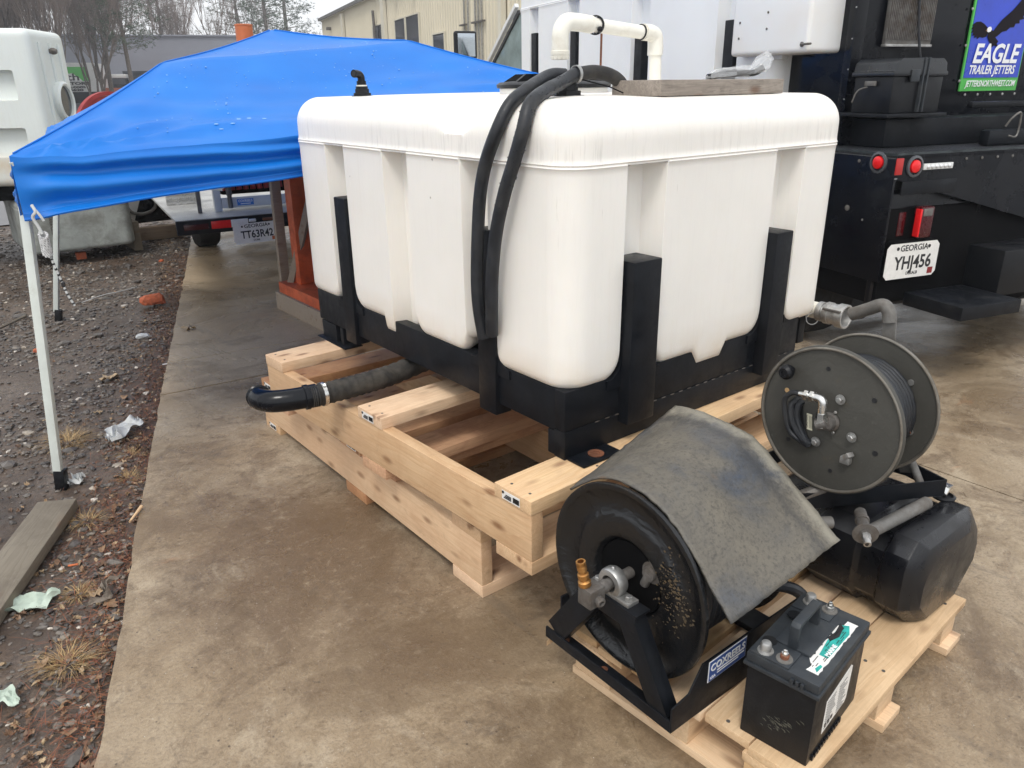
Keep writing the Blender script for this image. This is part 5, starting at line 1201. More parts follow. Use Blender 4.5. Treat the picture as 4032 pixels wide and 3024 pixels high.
tb('rear_panel', 'black_gloss', .0, 2.3, .045, .075, .40, 1.05, .004)
tb('step_box', 'black_steel', .24, .69, -.36, .02, .40, .475, .006)
tb('tool_locker', 'black_plastic', .70, 1.6, -.20, .03, .45, .71, .012)
for yy in (.9, 5.0):
    for xx in (.12, 2.1):
        g = G(); g.lathe([(.42, 0), (.45, .03), (.45, .22), (.42, .25), (.25, .25), (.24, .2), (.24, .0)], UT(xx, yy, .45), UD, 40, close=False); wh = g.obj('wheel', 'tyre', TR)
g = G()
for k in range(9): g.lathe([(.009, 0), (.009, .004), (.001, .006)], UT(-.004, .25 + k * .55, 1.19), -UD, 8)
for k in range(7): g.lathe([(.008, 0), (.008, .004), (.001, .006)], UT(.50 + k * .12, -.003, 1.20), -VD, 8)
g.obj('bolt_heads', 'tube_grey', TR, kind='stuff')
tb('skirt_highlight', 'wet_highlight', -.006, 2.6, -.0062, -.0042, 1.236, 1.249, 0); tb('side_highlight', 'wet_highlight', -.0065, -.0045, -.004, 5.9, 1.232, 1.246, 0)  # thin pale strips: highlight along the wet deck edges, put in as colour
tb('mud_flap', 'rubber', .34, .60, .60, .612, .12, .60, .003)
tb('hinge_plate', 'black_steel', .05, .45, -.012, -.005, 1.03, 1.10, .002)
# lamps
def lamp(x, y, z, axis, par=TR):
    g = G(); g.lathe([(.058, 0), (.056, .007), (.044, .010), (.042, .004)], UT(x, y, z), axis, 28, close=True); l_ = g.obj('tail_light', 'lamp_ring', par)
    g = G(); g.lathe([(.034, .0), (.032, .012), (.022, .017), (.001, .018)], UT(x, y, z), axis, 28); g.obj('lens', 'red_lens', l_)
lamp(-.004, .115, 1.192, -UD); lamp(.125, -.004, 1.176, -VD)
tb('red_reflector', 'dull_red_lens', -.012, .036, -.012, -.004, 1.137, 1.222, .003)
ls = tb('led_strip', 'white_paint', .185, .40, -.012, -.004, 1.155, 1.187, .003)
for k in range(6):
    g = G(); g.ball(UT(.215 + k * .031, -.013, 1.171), .011, 10); g.obj('led_lens', 'led', ls)
tb('reflex_bracket', 'bright_metal', -.006, .014, -.006, -.0045, 1.115, 1.12, 0)
# pickup-style lamp lower down
tl = tb('tail_lamp_housing', 'dark_red_lens', .205, .305, -.03, .02, .79, .96, .012)
tb('lamp_strip', 'red_lens', .196, .209, -.036, .0, .80, .95, .004, tl); tb('reverse_lens', 'tube_grey', .222, .29, -.033, -.02, .91, .95, .004, tl)
tb('side_marker', 'dark_red_lens', .11, .16, .025, .04, .80, .93, .004)
for (x, z, r) in ((-.13, .93, .016), (-.075, .88, .006)):
    g = G(); g.lathe([(r, 0), (r, .004), (.001, .006)], UT(-.006, -x * 2.2, z), -UD, 16); g.obj('marker_button', 'tube_grey', TR)
for (x, z) in ((.45, .93), (.63, .93)):
    g = G(); g.lathe([(.012, 0), (.012, .006), (.001, .006)], UT(x, .044, z), -VD, 12); g.obj('plug', 'brass', TR)
tb('latch', 'tube_grey', .70, .735, .03, .044, .89, .95, .003)
# number plate
def plate(par, o, r, u, wd, ht, state, num, county, decal='dull_red'):
    n = Vector(r).normalized().cross(Vector(u).normalized()); R_, U_ = Vector(r).normalized(), Vector(u).normalized()
    g = G(); c = .06 * wd; g.prism([(c, 0), (wd - c, 0), (wd, c), (wd, ht - c), (wd - c, ht), (c, ht), (0, ht - c), (0, c)], o, R_, U_, n * .002); p = g.obj('number_plate', 'label_white', par, 0)
    O = Vector(o) + n * .002
    text('lettering', state, ht * .24, O + R_ * wd * .25 + U_ * ht * .78, R_, U_, 'ink', p, .0006, ht * .004, width=wd * .53)
    text('lettering', num, ht * .52, O + R_ * wd * .16 + U_ * ht * .27, R_, U_, 'ink', p, .0006, ht * .012, width=wd * .72)
    text('lettering', county, ht * .12, O + R_ * wd * .42 + U_ * ht * .10, R_, U_, 'ink', p, .0006, ht * .003)
    for k in (.2, .8): G().lathe([(ht * .05, 0), (ht * .05, .002), (.001, .002)], O + R_ * wd * k + U_ * ht * .86, n, 10).obj('plate_screw', 'ink', p)
    quad(O + R_ * wd * .84 + U_ * ht * .06, R_, U_, wd * .1, ht * .18, .0008, 'decal', decal, p, 0)
    return p
plate(TR, UT(.012, -.020, .572), UD, (0, 0, 1), .385, .197, 'GEORGIA', 'YHJ456', 'DEKALB')
tb('plate_bracket', 'black_matte', .06, .35, -.018, .04, .60, .78, .002)
# body behind the deck
tb('body_wall', 'black_gloss', .16, 2.6, .58, .62, 1.248, 3.2, .006)
tb('body_side', 'black_gloss', .14, .18, .58, 1.35, 1.248, 3.2, .006)
tb('body_corner', 'black_gloss', .12, .20, .545, .60, 1.249, 3.2, .004)
tb('deck_riser', 'black_steel', .20, 2.6, .30, .575, 1.248, 1.40, .01)
tb('deck_beam', 'black_steel', .78, 2.6, .10, .17, 1.249, 1.335, .02); tb('rail', 'black_steel', .75, 2.6, .22, .26, 1.45, 1.485, .015)
g = G(); g.tube(bez([UT(.92, .12, 1.35), UT(.94, .10, 1.40), UT(1.0, .1, 1.42), UT(1.0, .10, 1.30), UT(.93, .10, 1.30)], 5), .006, 8); g.obj('hook', 'tube_grey', TR)
rd = tb('radiator', 'tube_grey', .35, .70, .535, .56, 1.795, 2.35, .003)
g = G()
for k in range(26): g.box(.355 + k * .0132, .361 + k * .0132, .526, .534, 1.82, 2.35, wmat(TR))
g.obj('radiator_fins', 'dull_metal', rd, kind='stuff'); tb('radiator_tank', 'galv', .345, .705, .525, .56, 1.783, 1.797, .003, rd)
tb('lamp_body_bolt', 'galv', .135, .15, .57, .58, 1.86, 1.875, .003)
for i in range(6): tb('bolt', 'galv', .118, .1225, .548 + .0, .558, 1.50 + i * .16, 1.508 + i * .16, .002)
# sign
SX = 1.04; SZ = 1.535
sg = tb('sign_board', 'green_ink', SX, SX + .50, .562, .575, SZ, 2.30, .004, TR)
tb('sign_field', 'sign_blue' if 'sign_blue' in MT else 'blue_label', SX + .012, SX + .488, .558, .5625, SZ + .078, 2.30, 0, sg)
sgb = plain('sign_blue', (.025, .06, .50), .3, 0, .2, 4, 0)
for ch in bpy.data.objects:
    if ch.name.startswith('sign_field'): ch.data.materials[0] = sgb
R3 = UD; O_ = lambda x, z: UT(SX + x, .5575, z)
text('lettering', 'JETTERSNORTHWEST.COM', .05, O_(.03, SZ + .027), UD, (0, 0, 1), 'white_ink', sg, .003, .0008, .25, width=.44)
text('lettering', 'TRAILER JETTERS', .07, O_(.045, SZ + .10), UD, (0, 0, 1), 'white_ink', sg, .002, .0016, .2, width=.40)
text('lettering', 'EAGLE', .15, O_(.055, SZ + .165), UD, (0, 0, 1), 'white_ink', sg, .006, .004, .2, width=.40)
text('lettering', '18 GPM', .085, O_(.07, SZ + .52), UD, (0, 0, 1), 'white_ink', sg, .002, .0015, .2, width=.20)
text('lettering', '4000', .085, O_(.385, SZ + .545), UD, (0, 0, 1), 'white_ink', sg, .002, .0015, .2, width=.16)
g = G()
n_ = -VD
lw = [(.150, .345), (.130, .362), (.100, .380), (.065, .393), (.030, .390), (.000, .372), (.012, .366), (-.004, .350), (.014, .348), (.002, .330), (.022, .332), (.014, .312), (.036, .318), (.034, .300), (.056, .310), (.060, .296), (.082, .308), (.105, .304), (.135, .310)]
rw = [(.165, .330), (.190, .345), (.215, .375), (.245, .405), (.280, .430), (.320, .458), (.360, .495), (.395, .535), (.402, .512), (.425, .532), (.418, .500), (.445, .512), (.428, .478), (.455, .482), (.430, .452), (.452, .446), (.420, .428), (.435, .414), (.396, .406), (.402, .388), (.366, .386), (.360, .366), (.325, .364), (.300, .345), (.262, .338), (.225, .312), (.190, .300)]
bd = [(.140, .345), (.165, .352), (.195, .335), (.215, .305), (.245, .285), (.235, .272), (.250, .255), (.215, .262), (.195, .250), (.188, .268), (.165, .285), (.145, .310)]
em = None
for nm_, pg_ in (('eagle_wing', lw), ('eagle_wing', rw), ('eagle_emblem_body', bd)):
    g = G(); g.prism(pg_, UT(SX, .556 - (.0014 if nm_ != 'eagle_wing' else 0), SZ), UD, (0, 0, 1), n_ * .0012); em = g.obj(nm_, 'eagle_brown', sg, smooth=0)
g = G(); g.prism([(.128, .352), (.138, .364), (.156, .366), (.168, .352), (.160, .338), (.142, .334), (.130, .340)], UT(SX, .5532, SZ), UD, (0, 0, 1), n_ * .0012); g.obj('emblem_head', 'white_ink', em, smooth=0)
g = G(); g.prism([(.118, .342), (.131, .350), (.131, .340)], UT(SX, .5532, SZ), UD, (0, 0, 1), n_ * .0012); g.obj('emblem_beak', 'brass', em, smooth=0)
for k in range(5): G().lathe([(.008, 0), (.008, .004), (.001, .006)], UT(SX + .05 + k * .11, .56, SZ - .02), -VD, 10).obj('bolt', 'galv', TR)
for k in range(4): G().lathe([(.008, 0), (.008, .004), (.001, .006)], UT(SX - .02, .56, SZ + .06 + k * .2), -VD, 10).obj('bolt', 'galv', TR)
# ribbed white tank carried by the truck
TK2 = thing('liquid_tank', 'tall white ribbed tank mounted on the truck bed behind the pipes', 'tank', tuple(UT(1.0, 3.2, 1.25)), math.radians(-16.38))
g = make_tank_mesh(0, 2.2, 1.05, 5.14, 1.27, 2.33, 2.62, .10, .10, left=((1.42, 1.66), (2.52, 2.80), (3.72, 3.96), (4.62, 4.84)), depth=.08, rb=.10)
Mt = wmat(TR); g.v = [tuple(Mt @ Vector(p)) for p in g.v]; g.obj('tank_body', 'tank_clean', TK2, smooth=38)
for y in (1.50, 2.66, 3.82, 4.72):
    tb('post', 'black_steel', -.012, .06, y - .055, y + .055, 1.25, 1.985 if y < 3 else 2.09, .004, TR)
WB = thing('white_cover_box', 'white moulded plastic cover bolted above the truck deck', 'cover', tuple(UT(.2, 1.2, 1.76)), math.radians(-16.38))
g = G(); g.box(-.10, .30, .66, 1.36, 1.755, 2.6); g.v = [tuple(Mt @ Vector(p)) for p in g.v]; g.obj('cover_shell', 'tank_clean', WB, .03, seg=4)
tb('cover_mount', 'white_paint', .0, .05, .98, 1.06, 1.73, 1.757, .003, WB)
for (y, z) in ((1.28, 1.86), (1.28, 1.95), (1.02, 1.90), (1.02, 1.99)):
    g = G(); g.lathe([(.007, 0), (.007, .004), (.001, .006)], UT(-.10, y, z), -UD, 10); g.obj('cover_screw', 'dull_metal', WB)
g = G(); g.tube([UT(-.11, .70, 1.80), UT(-.11, .62, 1.80)], .006, 8); g.lathe([(.014, 0), (.014, .006), (.001, .008)], UT(-.10, .70, 1.80), -UD, 14); g.obj('cover_latch', 'dull_metal', WB)
# battery / tool case on the deck
TX = thing('battery_case', 'black lidded plastic battery case with straps on the truck deck', 'case', tuple(UT(.28, .33, 1.43)), math.radians(-16.38))
tb('case_body', 'black_plastic', .10, .46, .20, .47, 1.435, 1.622, .008, TX)
g = G(); lidp = [(.085, 1.624), (.475, 1.624), (.475, 1.645), (.462, 1.650), (.455, 1.690), (.430, 1.712), (.130, 1.712), (.105, 1.690), (.098, 1.650), (.085, 1.645)]
g.prism(lidp, UT(0, .185, 0), UD, (0, 0, 1), VD * .30); g.obj('case_lid', 'lid_plastic', TX, .006)
tb('latch_tab', 'grey_plastic', .20, .26, .176, .186, 1.595, 1.655, .003, TX)
for x in (.285, .315): tb('strap', 'grey_plastic', x, x + .010, .1795, .490, 1.44, 1.716, .001, TX)
tb('latch', 'tube_grey', .082, .089, .30, .38, 1.575, 1.60, .003, TX)
tb('shelf', 'black_steel', .06, .50, .17, .575, 1.415, 1.434, .003, TR)
g = G(); g.tube(bez([UT(.088, .36, 1.57), UT(.06, .40, 1.55), UT(.05, .42, 1.49)], 5), .004, 6); g.obj('cord', 'tube_grey', TX)
g = G(); g.tube(bez([UT(.53, .52, 2.1), UT(.56, .50, 1.85), UT(.60, .47, 1.65), UT(.63, .40, 1.50)], 6), .008, 8); g.obj('cable', 'rubber', TR)
# cab far ahead
CB = thing('truck_cab', 'white pickup cab with raked windscreen and door mirror beyond the tent', 'cab', tuple(UT(1.1, 6.4, .4)), math.radians(-16.38))
g = G(); prof = [(5.30, 1.0), (5.30, 2.42), (5.75, 2.42), (6.95, 1.70), (8.2, 1.55), (8.3, .6), (5.3, .6)]
g.prism(prof, UT(.28, 0, 0), VD, (0, 0, 1), UD * 1.7); g.obj('cab_body', 'white_paint', CB, .03)
g = G(); g.prism([(5.42, 1.72), (5.42, 2.34), (5.72, 2.34), (6.72, 1.74)], UT(.262, 0, 0), VD, (0, 0, 1), UD * .03); g.obj('side_window', 'screen_glass', CB)
g = G(); a0, a1 = UT(.25, 6.98, 1.72), UT(.25, 5.78, 2.44); g.bar(a0, a1, .05, .05); g.obj('pillar', 'white_paint', CB, .01)
g = G(); a0, a1 = UT(.255, 6.80, 1.72), UT(.255, 5.72, 2.37); g.bar(a0, a1, .02, .04); g.obj('window_seal', 'ink', CB)
g = G(); g.bar(UT(.06, 7.05, 1.92), UT(.06, 7.05, 2.25), .30, .09, up=tuple(VD)); mo = g.obj('door_mirror', 'black_plastic', CB, .04, seg=4)
g = G(); g.bar(UT(.06, 6.998, 1.95), UT(.06, 6.998, 2.22), .23, .004, up=tuple(VD)); g.obj('mirror_glass', 'mirror', mo, .001)

# ================================================================== LEFT REAR: service trailer, crate, old tanks
SV = thing('service_trailer', 'flat utility trailer with tread plate deck and red light bar', 'trailer', (2.0, 6.4, 0), math.radians(-9))
VX = lambda x, y, z: wmat(SV) @ Vector((x, y, z))
def sv(name, m, x0, x1, y0, y1, z0, z1, bevel=.004, parent=SV):
    g = G(); g.box(x0, x1, y0, y1, z0, z1, wmat(SV)); return g.obj(name, m, parent, bevel)
# trailer frame: origin (2.0,6.4); tail face at y=-.3
sv('deck', 'tread', -.30, 2.0, -.29, 3.2, .655, .675, .002)
sv('light_bar', 'black_steel', -.305, 2.0, -.32, -.292, .565, .672, .006)
sv('front_wall', 'tread', -.25, .03, .62, .64, .676, 1.05, .002)
sv('stop_lamp', 'dark_red_lens', -.255, -.075, -.332, -.321, .600, .645, .008); sv('reflector_tape', 'red_lens', -.055, .09, -.326, -.321, .597, .655, .001)
sv('reflector_tape', 'label_white', .092, .22, -.326, -.321, .597, .655, .001); sv('number_lamp', 'led', .225, .28, -.335, -.321, .625, .65, .008)
sv('chain_hook', 'rust', .33, .42, -.35, -.32, .63, .65, .006)
plate(SV, VX(.095, -.340, .462), wmat(SV).to_3x3() @ Vector((1, 0, .02)), (0, 0, 1), .345, .155, 'GEORGIA', 'TT63R42', 'COBB', 'orange')
for yy in (2.35,):
    for xx in (.14, 1.6):
        g = G(); g.lathe([(.30, 0), (.33, .03), (.33, .21), (.30, .24), (.18, .24), (.17, .18), (.17, 0)], VX(xx, yy, .33), wmat(SV).to_3x3() @ Vector((1, 0, 0)), 36); g.obj('wheel', 'tyre', SV)
sv('axle_beam', 'black_matte', .15, 1.8, 2.3, 2.4, .30, .36, .004); sv('chassis_rail', 'black_matte', .3, .4, -.28, 3.1, .56, .65, .004)
sv('stake_post', 'tube_grey', -.09, -.06, .0, .03, .676, 1.15, .002)
REEL2 = thing('hose_reel', 'white framed hose reel with red hoses standing on the trailer deck', 'hose reel', tuple(VX(.55, .2, .676)), math.radians(-9))
sv('reel_post', 'white_paint', .04, .095, .0, .06, .677, 1.1, .003, REEL2); sv('front_beam', 'white_paint', .097, 1.2, .0, .03, .70, .78, .003, REEL2)
g = G()
for k in range(9): g.tube([VX(.15 + k * .055, .08, .83), VX(.16 + k * .05, .09, 1.1)], .022, 10)
g.obj('red_hose', 'dull_red', REEL2, kind='stuff')
sv('dark_drum', 'black_matte', .12, 1.1, .12, .3, .79, 1.1, .02, REEL2)
p = sv('sticker', 'bright_blue', .215, .345, -.004, -.001, .715, .765, 0, REEL2); text('lettering', 'COXREELS', .026, VX(.224, -.005, .741), wmat(SV).to_3x3() @ Vector((1, 0, 0)), (0, 0, 1), 'white_ink', p, .001, .001, width=.112)
sv('print_line', 'white_ink', .24, .32, -.0065, -.0045, .724, .731, 0, p)
g = G(); g.tube([VX(.16, -.01, .70), VX(.16, -.01, .80)], .018, 10); g.tube([VX(.16, -.01, .80), VX(.16, .0, .93)], .022, 10); g.obj('valve', 'tube_grey', REEL2)
# crate with a red machine base
CR = thing('machine_crate', 'open wooden crate holding a red steel machine frame behind the tank', 'crate', (2.25, 5.2, 0))
g = G(); g.bar((2.285, 5.75, 0), (2.285, 5.71, 1.25), .045, .070, up=(1, 0, 0)); g.obj('post', 'crate_wood', CR, .003)
g = G(); g.bar((2.262, 5.60, .165), (2.40, 5.30, .95), .055, .03, up=(1, .5, 0)); g.obj('diagonal_brace', 'crate_wood', CR, .003)
g = G(); g.box(2.18, 2.28, 3.75, 5.70, 0, .135); g.obj('skid', 'crate_wood', CR, .004)
g = G(); g.box(2.36, 2.44, 5.62, 5.70, 0, 1.2); g.obj('post', 'crate_wood', CR, .003)
MC = thing('red_machine_frame', 'red painted steel channel frame standing inside the wooden crate', 'machine', (2.4, 5.0, .135))
g = G(); g.box(2.20, 2.215, 3.80, 5.66, .136, .215); g.box(2.216, 2.42, 3.80, 5.66, .205, .215); g.obj('base_channel', 'red_paint', MC, .002)
g = G(); g.box(2.42, 2.44, 3.9, 5.50, .216, .31); g.obj('inner_channel', 'dull_red', MC, .002)
g = G(); g.box(2.29, 2.43, 5.45, 5.56, .2155, 1.2); g.obj('column', 'red_paint', MC, .003)
g = G(); g.box(2.42, 2.46, 4.0, 5.44, .32, 1.2); g.obj('side_panel', 'blue_wall', MC, .003)
g = G(); g.box(2.25, 2.29, 5.0, 5.60, 1.02, 1.10); g.obj('top_bracket', 'dull_red', MC, .003)
# old white tanks lying at the far left
OT = thing('liquid_tank', 'stained white plastic tank with round port standing at the far left', 'tank', (1.35, 9.3, .75))
g = G(); g.box(-1.3, 0, 0, .78, .75, 2.13)
MO = Matrix.Translation((1.33, 8.62, 0)) @ Matrix.Rotation(math.radians(-31), 4, 'Z'); g.v = [tuple(MO @ Vector(p)) for p in g.v]; g.obj('tank_body', 'tank_old', OT, .085, smooth=50, seg=6)
E1 = MO.to_3x3() @ Vector((1, 0, 0)); PO = MO @ Vector((.0, .44, 1.50))
g = G(); g.lathe([(.19, -.02), (.185, .045), (.165, .06), (.145, .05), (.14, .0)], PO, E1, 36, close=True); g.obj('port_ring', 'tank_old', OT)
g = G(); g.lathe([(.145, .02), (.145, .028), (.001, .028)], PO, E1, 32); g.obj('port_opening', 'glass_dark', OT)
g = G(); g.lathe([(.03, 0), (.03, .04), (.02, .06)], MO @ Vector((.0, .40, 1.95)), E1, 14); g.obj('valve', 'dull_metal', OT)
g = G()
for y in (.17, .40, .60): g.tube([MO @ Vector((.0, y, .85)), MO @ Vector((.0, y, 2.02))], .022, 8)
g.obj('moulded_rib', 'tank_old', OT, kind='stuff')
cut = G()
for z in (1.02, 1.52): cut.box(-.62, -.20, -.2, .075, z, z + .26, MO)
cobj = cut.obj('cutter', 'tank_old', None, .025); body_o = [c for c in bpy.data.objects if c.parent == OT and c.name.startswith('tank_body')][0]
mvi = wmat(OT).inverted(); cobj.data.transform(mvi); cobj.parent = OT; bpy.context.view_layer.update()
bm_ = body_o.modifiers.new('cut', 'BOOLEAN'); bm_.object = cobj; bm_.solver = 'EXACT'
me_ = bpy.data.meshes.new_from_object(body_o.evaluated_get(bpy.context.evaluated_depsgraph_get())); body_o.modifiers.clear(); body_o.data = me_; me_.set_sharp_from_angle(angle=math.radians(32)); bpy.data.objects.remove(cobj)
SB = thing('steel_rack', 'dark steel rack beam carrying the stained white tank', 'rack', (1.2, 9.3, 0))
g = G(); g.box(.3, 1.95, 9.10, 10.5, .60, .745); g.obj('beam', 'black_matte', SB, .01); g = G(); g.box(.42, .54, 9.15, 9.27, -.1, .6); g.obj('leg', 'old_wood', SB, .005)
OT2 = thing('liquid_tank', 'dull greyish white tank low on the ground under the steel rack', 'tank', (1.5, 9.2, 0))
g = make_tank_mesh(.95, 1.95, 8.75, 9.9, .10, .52, .60, .05, .12, rb=.09); g.obj('tank_body', 'tank_dull', OT2, smooth=38)
g = G()
for k in range(10): g.lathe([(.012, 0), (.02, 0), (.02, .006), (.012, .006)], (1.20, 8.73, .50 - k * .026), (k % 2, 1, .2), 8, close=True)
tag(g.obj('chain', 'dull_metal', None), 'rusty chain hanging in front of the low grey tank', 'chain')
g = G(); g.box(1.94, 2.02, 8.9, 9.9, .0, .30); tag(g.obj('wooden_skid', 'old_wood', None, .005), 'dark wooden skid leaning beside the low grey tank', 'skid')
FD = thing('scrap_fender', 'white metal door panel with a curved tube leaning on the wooden beam', 'fender', (2.25, 9.7, .1))
g = G(); g.prism([(1.95, .16), (2.16, .16), (2.30, .5), (2.34, .9), (1.95, .9)], (0, 9.72, 0), (1, 0, 0), (0, 0, 1), (0, .03, 0)); g.obj('panel', 'white_paint', FD, .01)
g = G(); g.box(2.18, 2.66, 9.76, 9.9, .15, .95); g.obj('dark_body', 'black_gloss', FD, .03)
g = G(); g.tube(bez([(2.08, 9.69, .60), (2.12, 9.69, .34), (2.22, 9.69, .27), (2.36, 9.69, .29), (2.43, 9.69, .40), (2.44, 9.69, .8)], 6), .018, 10); g.obj('curved_tube', 'tube_grey', FD)
g = G()
for (x, z) in ((2.02, .5), (2.05, .4), (2.12, .25), (1.99, .3)): g.cyl((x, 9.718, z), (x, 9.7195, z), .02, 12)
g.obj('panel_holes', 'ink', FD, kind='stuff')
BM = thing('timber_beam', 'long pale timber beam lying on the dirt by the trailer wheel', 'timber', (2.3, 9.62, 0), math.radians(-3))
board('beam', BM, -.40, .42, -.06, .06, -.02, .125, 'driftwood', bevel=.006)
SG = thing('wooden_stake', 'dark rotten wooden post at the left picture edge', 'post', (.16, 6.6, 0))
g = G(); g.bar((.16, 6.7, -.05), (.12, 6.8, .50), .10, .10, up=(1, 0, 0)); g.obj('post', 'old_wood', SG, .008)
RG = thing('red_reel', 'dull red reel rim showing over the left slope of the canopy', 'reel', (3.4, 15.4, 0))
g = G(); g.lathe([(.60, 0), (.66, 0), (.66, .10), (.60, .10)], (3.30, 15.2, .92), (.35, -.94, 0), 48, close=True); g.obj('rim', 'dull_red', RG); g = G(); g.lathe([(.59, .04), (.59, .06), (.05, .06)], (3.30, 15.2, .92), (.35, -.94, 0), 40); g.obj('disc', 'dull_red', RG)
g = G(); g.box(3.1, 3.5, 15.1, 15.5, -.02, .5); g.obj('stand', 'black_matte', RG)
# orange drum behind the canopy peak
OD = thing('orange_drum', 'orange plastic drum top showing above the canopy peak', 'drum', (7.2, 18.7, 0))
g = G(); g.lathe([(.17, 0), (.19, .02), (.19, .3), (.198, .31), (.198, .34), (.19, .35), (.19, .95), (.198, .96), (.198, .99), (.16, 1.0)], (7.17, 18.66, 1.95), (0, 0, 1), 32); g.obj('drum_body', 'orange', OD)
g = G(); g.box(6.8, 7.6, 18.3, 19.1, -.02, 1.948); g.obj('stack_base', 'black_matte', OD)

# ================================================================== BACKGROUND
# beige metal building: wall plane at x=6 in the truck's frame
BB = thing('metal_building', 'long beige ribbed metal building behind the truck', 'building', tuple(UT(6, 30, 0)), math.radians(-16.38))
def bb(name, m, x0, x1, y0, y1, z0, z1, bevel=0, parent=BB):
    g = G(); g.box(x0, x1, y0, y1, z0, z1, Mt); return g.obj(name, m, parent, bevel)
g = G(); per = .30; y = 8.; pts = []
while y < 52.4:
    pts += [(y, 0), (y + per * .60, 0), (y + per * .68, -.035), (y + per * .92, -.035)]; y += per
pts += [(52.47, 0), (52.47, .3), (8, .3)]
g.prism(pts, UT(6.0, 0, 0), VD, UD, (0, 0, 5.62)); g.obj('ribbed_wall', 'beige', BB, smooth=0)
bb('gable_wall', 'beige', 6.02, 18, 52.2, 52.45, 0, 5.6)
g = G(); g.prism([(5.80, 5.62), (5.80, 5.80), (18, 8.2), (18, 5.62)], UT(0, 8, 0), UD, (0, 0, 1), VD * 44.7); g.obj('roof', 'beige_trim', BB)
bb('gutter', 'tube_grey', 5.72, 5.80, 8, 52.6, 5.60, 5.76)
bb('parapet', 'beige_trim', 9, 14, 50, 56, 6.0, 7.6)
def win(y0, y1, z0, z1):
    w_ = bb('window', 'ink', 5.95, 5.985, y0, y1, z0, z1); bb('pane', 'glass_dark', 5.935, 5.949, y0 + .04, y1 - .04, z0 + .04, z1 - .04, 0, w_)
    g = G()
    for a in ((y0 - .06, y0, z0 - .05, z1 + .05), (y1, y1 + .06, z0 - .05, z1 + .05), (y0, y1, z1, z1 + .05), (y0, y1, z0 - .05, z0)): g.box(5.92, 5.99, *a, Mt)
    g.obj('frame', 'beige_trim', w_, smooth=0); return w_
win(31.9, 33.56, 1.9, 4.31); win(29.75, 31.67, 1.9, 4.31)
w3 = win(26.46, 27.86, 2.1, 3.42); win(36.12, 37.96, 2.8, 4.34); win(19.0, 19.8, 2.1, 3.6)
g = G()
for k in range(6): g.box(5.918, 5.93, 26.5, 27.1, 2.75 - k * .12, 2.81 - k * .12, Mt)
g.obj('blind_slats', 'beige_trim', w3, kind='stuff', smooth=0)
for y in (24.0, 23.6, 22.9, 22.6, 22.3): bb('conduit_pipe', 'galv', 5.88, 5.93, y, y + .05, 0, 5.6)
for y in (22.2, 23.9): bb('pipe_bracket', 'dull_metal', 5.84, 5.95, y - .1, y + 1.0 if y < 23 else y + .5, 3.5, 3.55)
bb('downpipe', 'beige_trim', 5.78, 5.95, 20.35, 20.6, 0, 5.6); bb('downpipe', 'beige_trim', 5.80, 5.95, 35.0, 35.6, 0, 5.6); bb('downpipe', 'beige_trim', 5.82, 5.95, 45.0, 45.5, 0, 5.5)
g = G(); g.tube([UT(5.85, 37.0, 2.2), UT(5.8, 37.1, 5.0)], .07, 8); g.obj('vent_stack', 'dull_metal', BB)
for y, z in ((49.3, 4.9), (30.0, 5.2), (32.8, 5.35)): bb('wall_lamp', 'dull_metal', 5.7, 5.95, y, y + .35, z, z + .16)
# blue-grey warehouse
WH = thing('warehouse', 'low grey blue warehouse behind the bare trees', 'building', (15, 72, 0), math.radians(-22.7))
g = G(); g.box(-26, 20, 0, 18, -.02, 5.55); g.obj('wall', 'blue_wall', WH, 0, world=False, smooth=0)
g = G(); g.box(-26.2, 20.2, -.15, 18, 5.552, 5.66); g.obj('roof_edge', 'blue_wall', WH, 0, world=False)
g = G(); g.box(2.2, 5.6, -.05, 0, 1.8, 3.0); g.obj('dock_door', 'glass_dark', WH, 0, world=False)
g = G(); g.box(8.2, 9.9, -.05, 0, 1.9, 3.3); g.obj('dock_door', 'black_matte', WH, 0, world=False)
# box truck with green logo
dn = Vector((.386, .922, 0)); rt = Vector((.922, -.386, 0))
BXT = thing('box_truck', 'parked white box truck with green hillside logo far behind the tanks', 'truck', (12.75, 65.1, 0), math.radians(-22.7))
g = G(); g.box(-2.6, .95, 0, 6, 1.50, 3.42); g.obj('cargo_box', 'white_paint', BXT, .03, world=False)
g = G(); g.box(-1.7, .45, -.03, -.005, 2.22, 3.15); g.obj('logo_panel', 'green_ink', BXT, 0, world=False)
g = G(); g.prism([(-1.7, 2.22), (-1.7, 2.85), (-1.1, 2.95), (-.7, 2.7), (-.5, 2.75), (-.1, 2.45), (.1, 2.22)], (0, -.032, 0), (1, 0, 0), (0, 0, 1), (0, -.01, 0)); g.obj('logo_cloud', 'white_ink', BXT, world=False, smooth=0)
Bm = wmat(BXT); tl_ = lambda s, sz, x, z, wd, m='ink': text('lettering', s, sz, Bm @ Vector((x, -.05, z)), Bm.to_3x3() @ Vector((1, 0, 0)), (0, 0, 1), m, BXT, .01, .012, width=wd)
tl_('n', .45, -1.25, 2.66, .35); tl_('uth', .65, -1.35, 2.27, 1.25); tl_('VATORS', .24, -1.4, 1.98, 1.9); tl_('uth.com', .24, -1.3, 1.76, 1.5); tl_('0-5620', .2, -1.25, 1.56, 1.3)
g = G(); g.box(-2.6, .9, .1, 7.5, .75, 1.49); g.obj('chassis', 'black_matte', BXT, 0, world=False)
for x in (-.2,):
    for y in (1.2, 5.0): g = G(); g.lathe([(.42, 0), (.45, .05), (.45, .3), (.42, .35)], (x, y, .45), (1, 0, 0), 20); g.obj('wheel', 'tyre', BXT, world=False)
OFT = thing('flatbed_trailer', 'low orange flatbed trailer parked before the warehouse', 'trailer', (15.6, 66, 0), math.radians(-22.7))
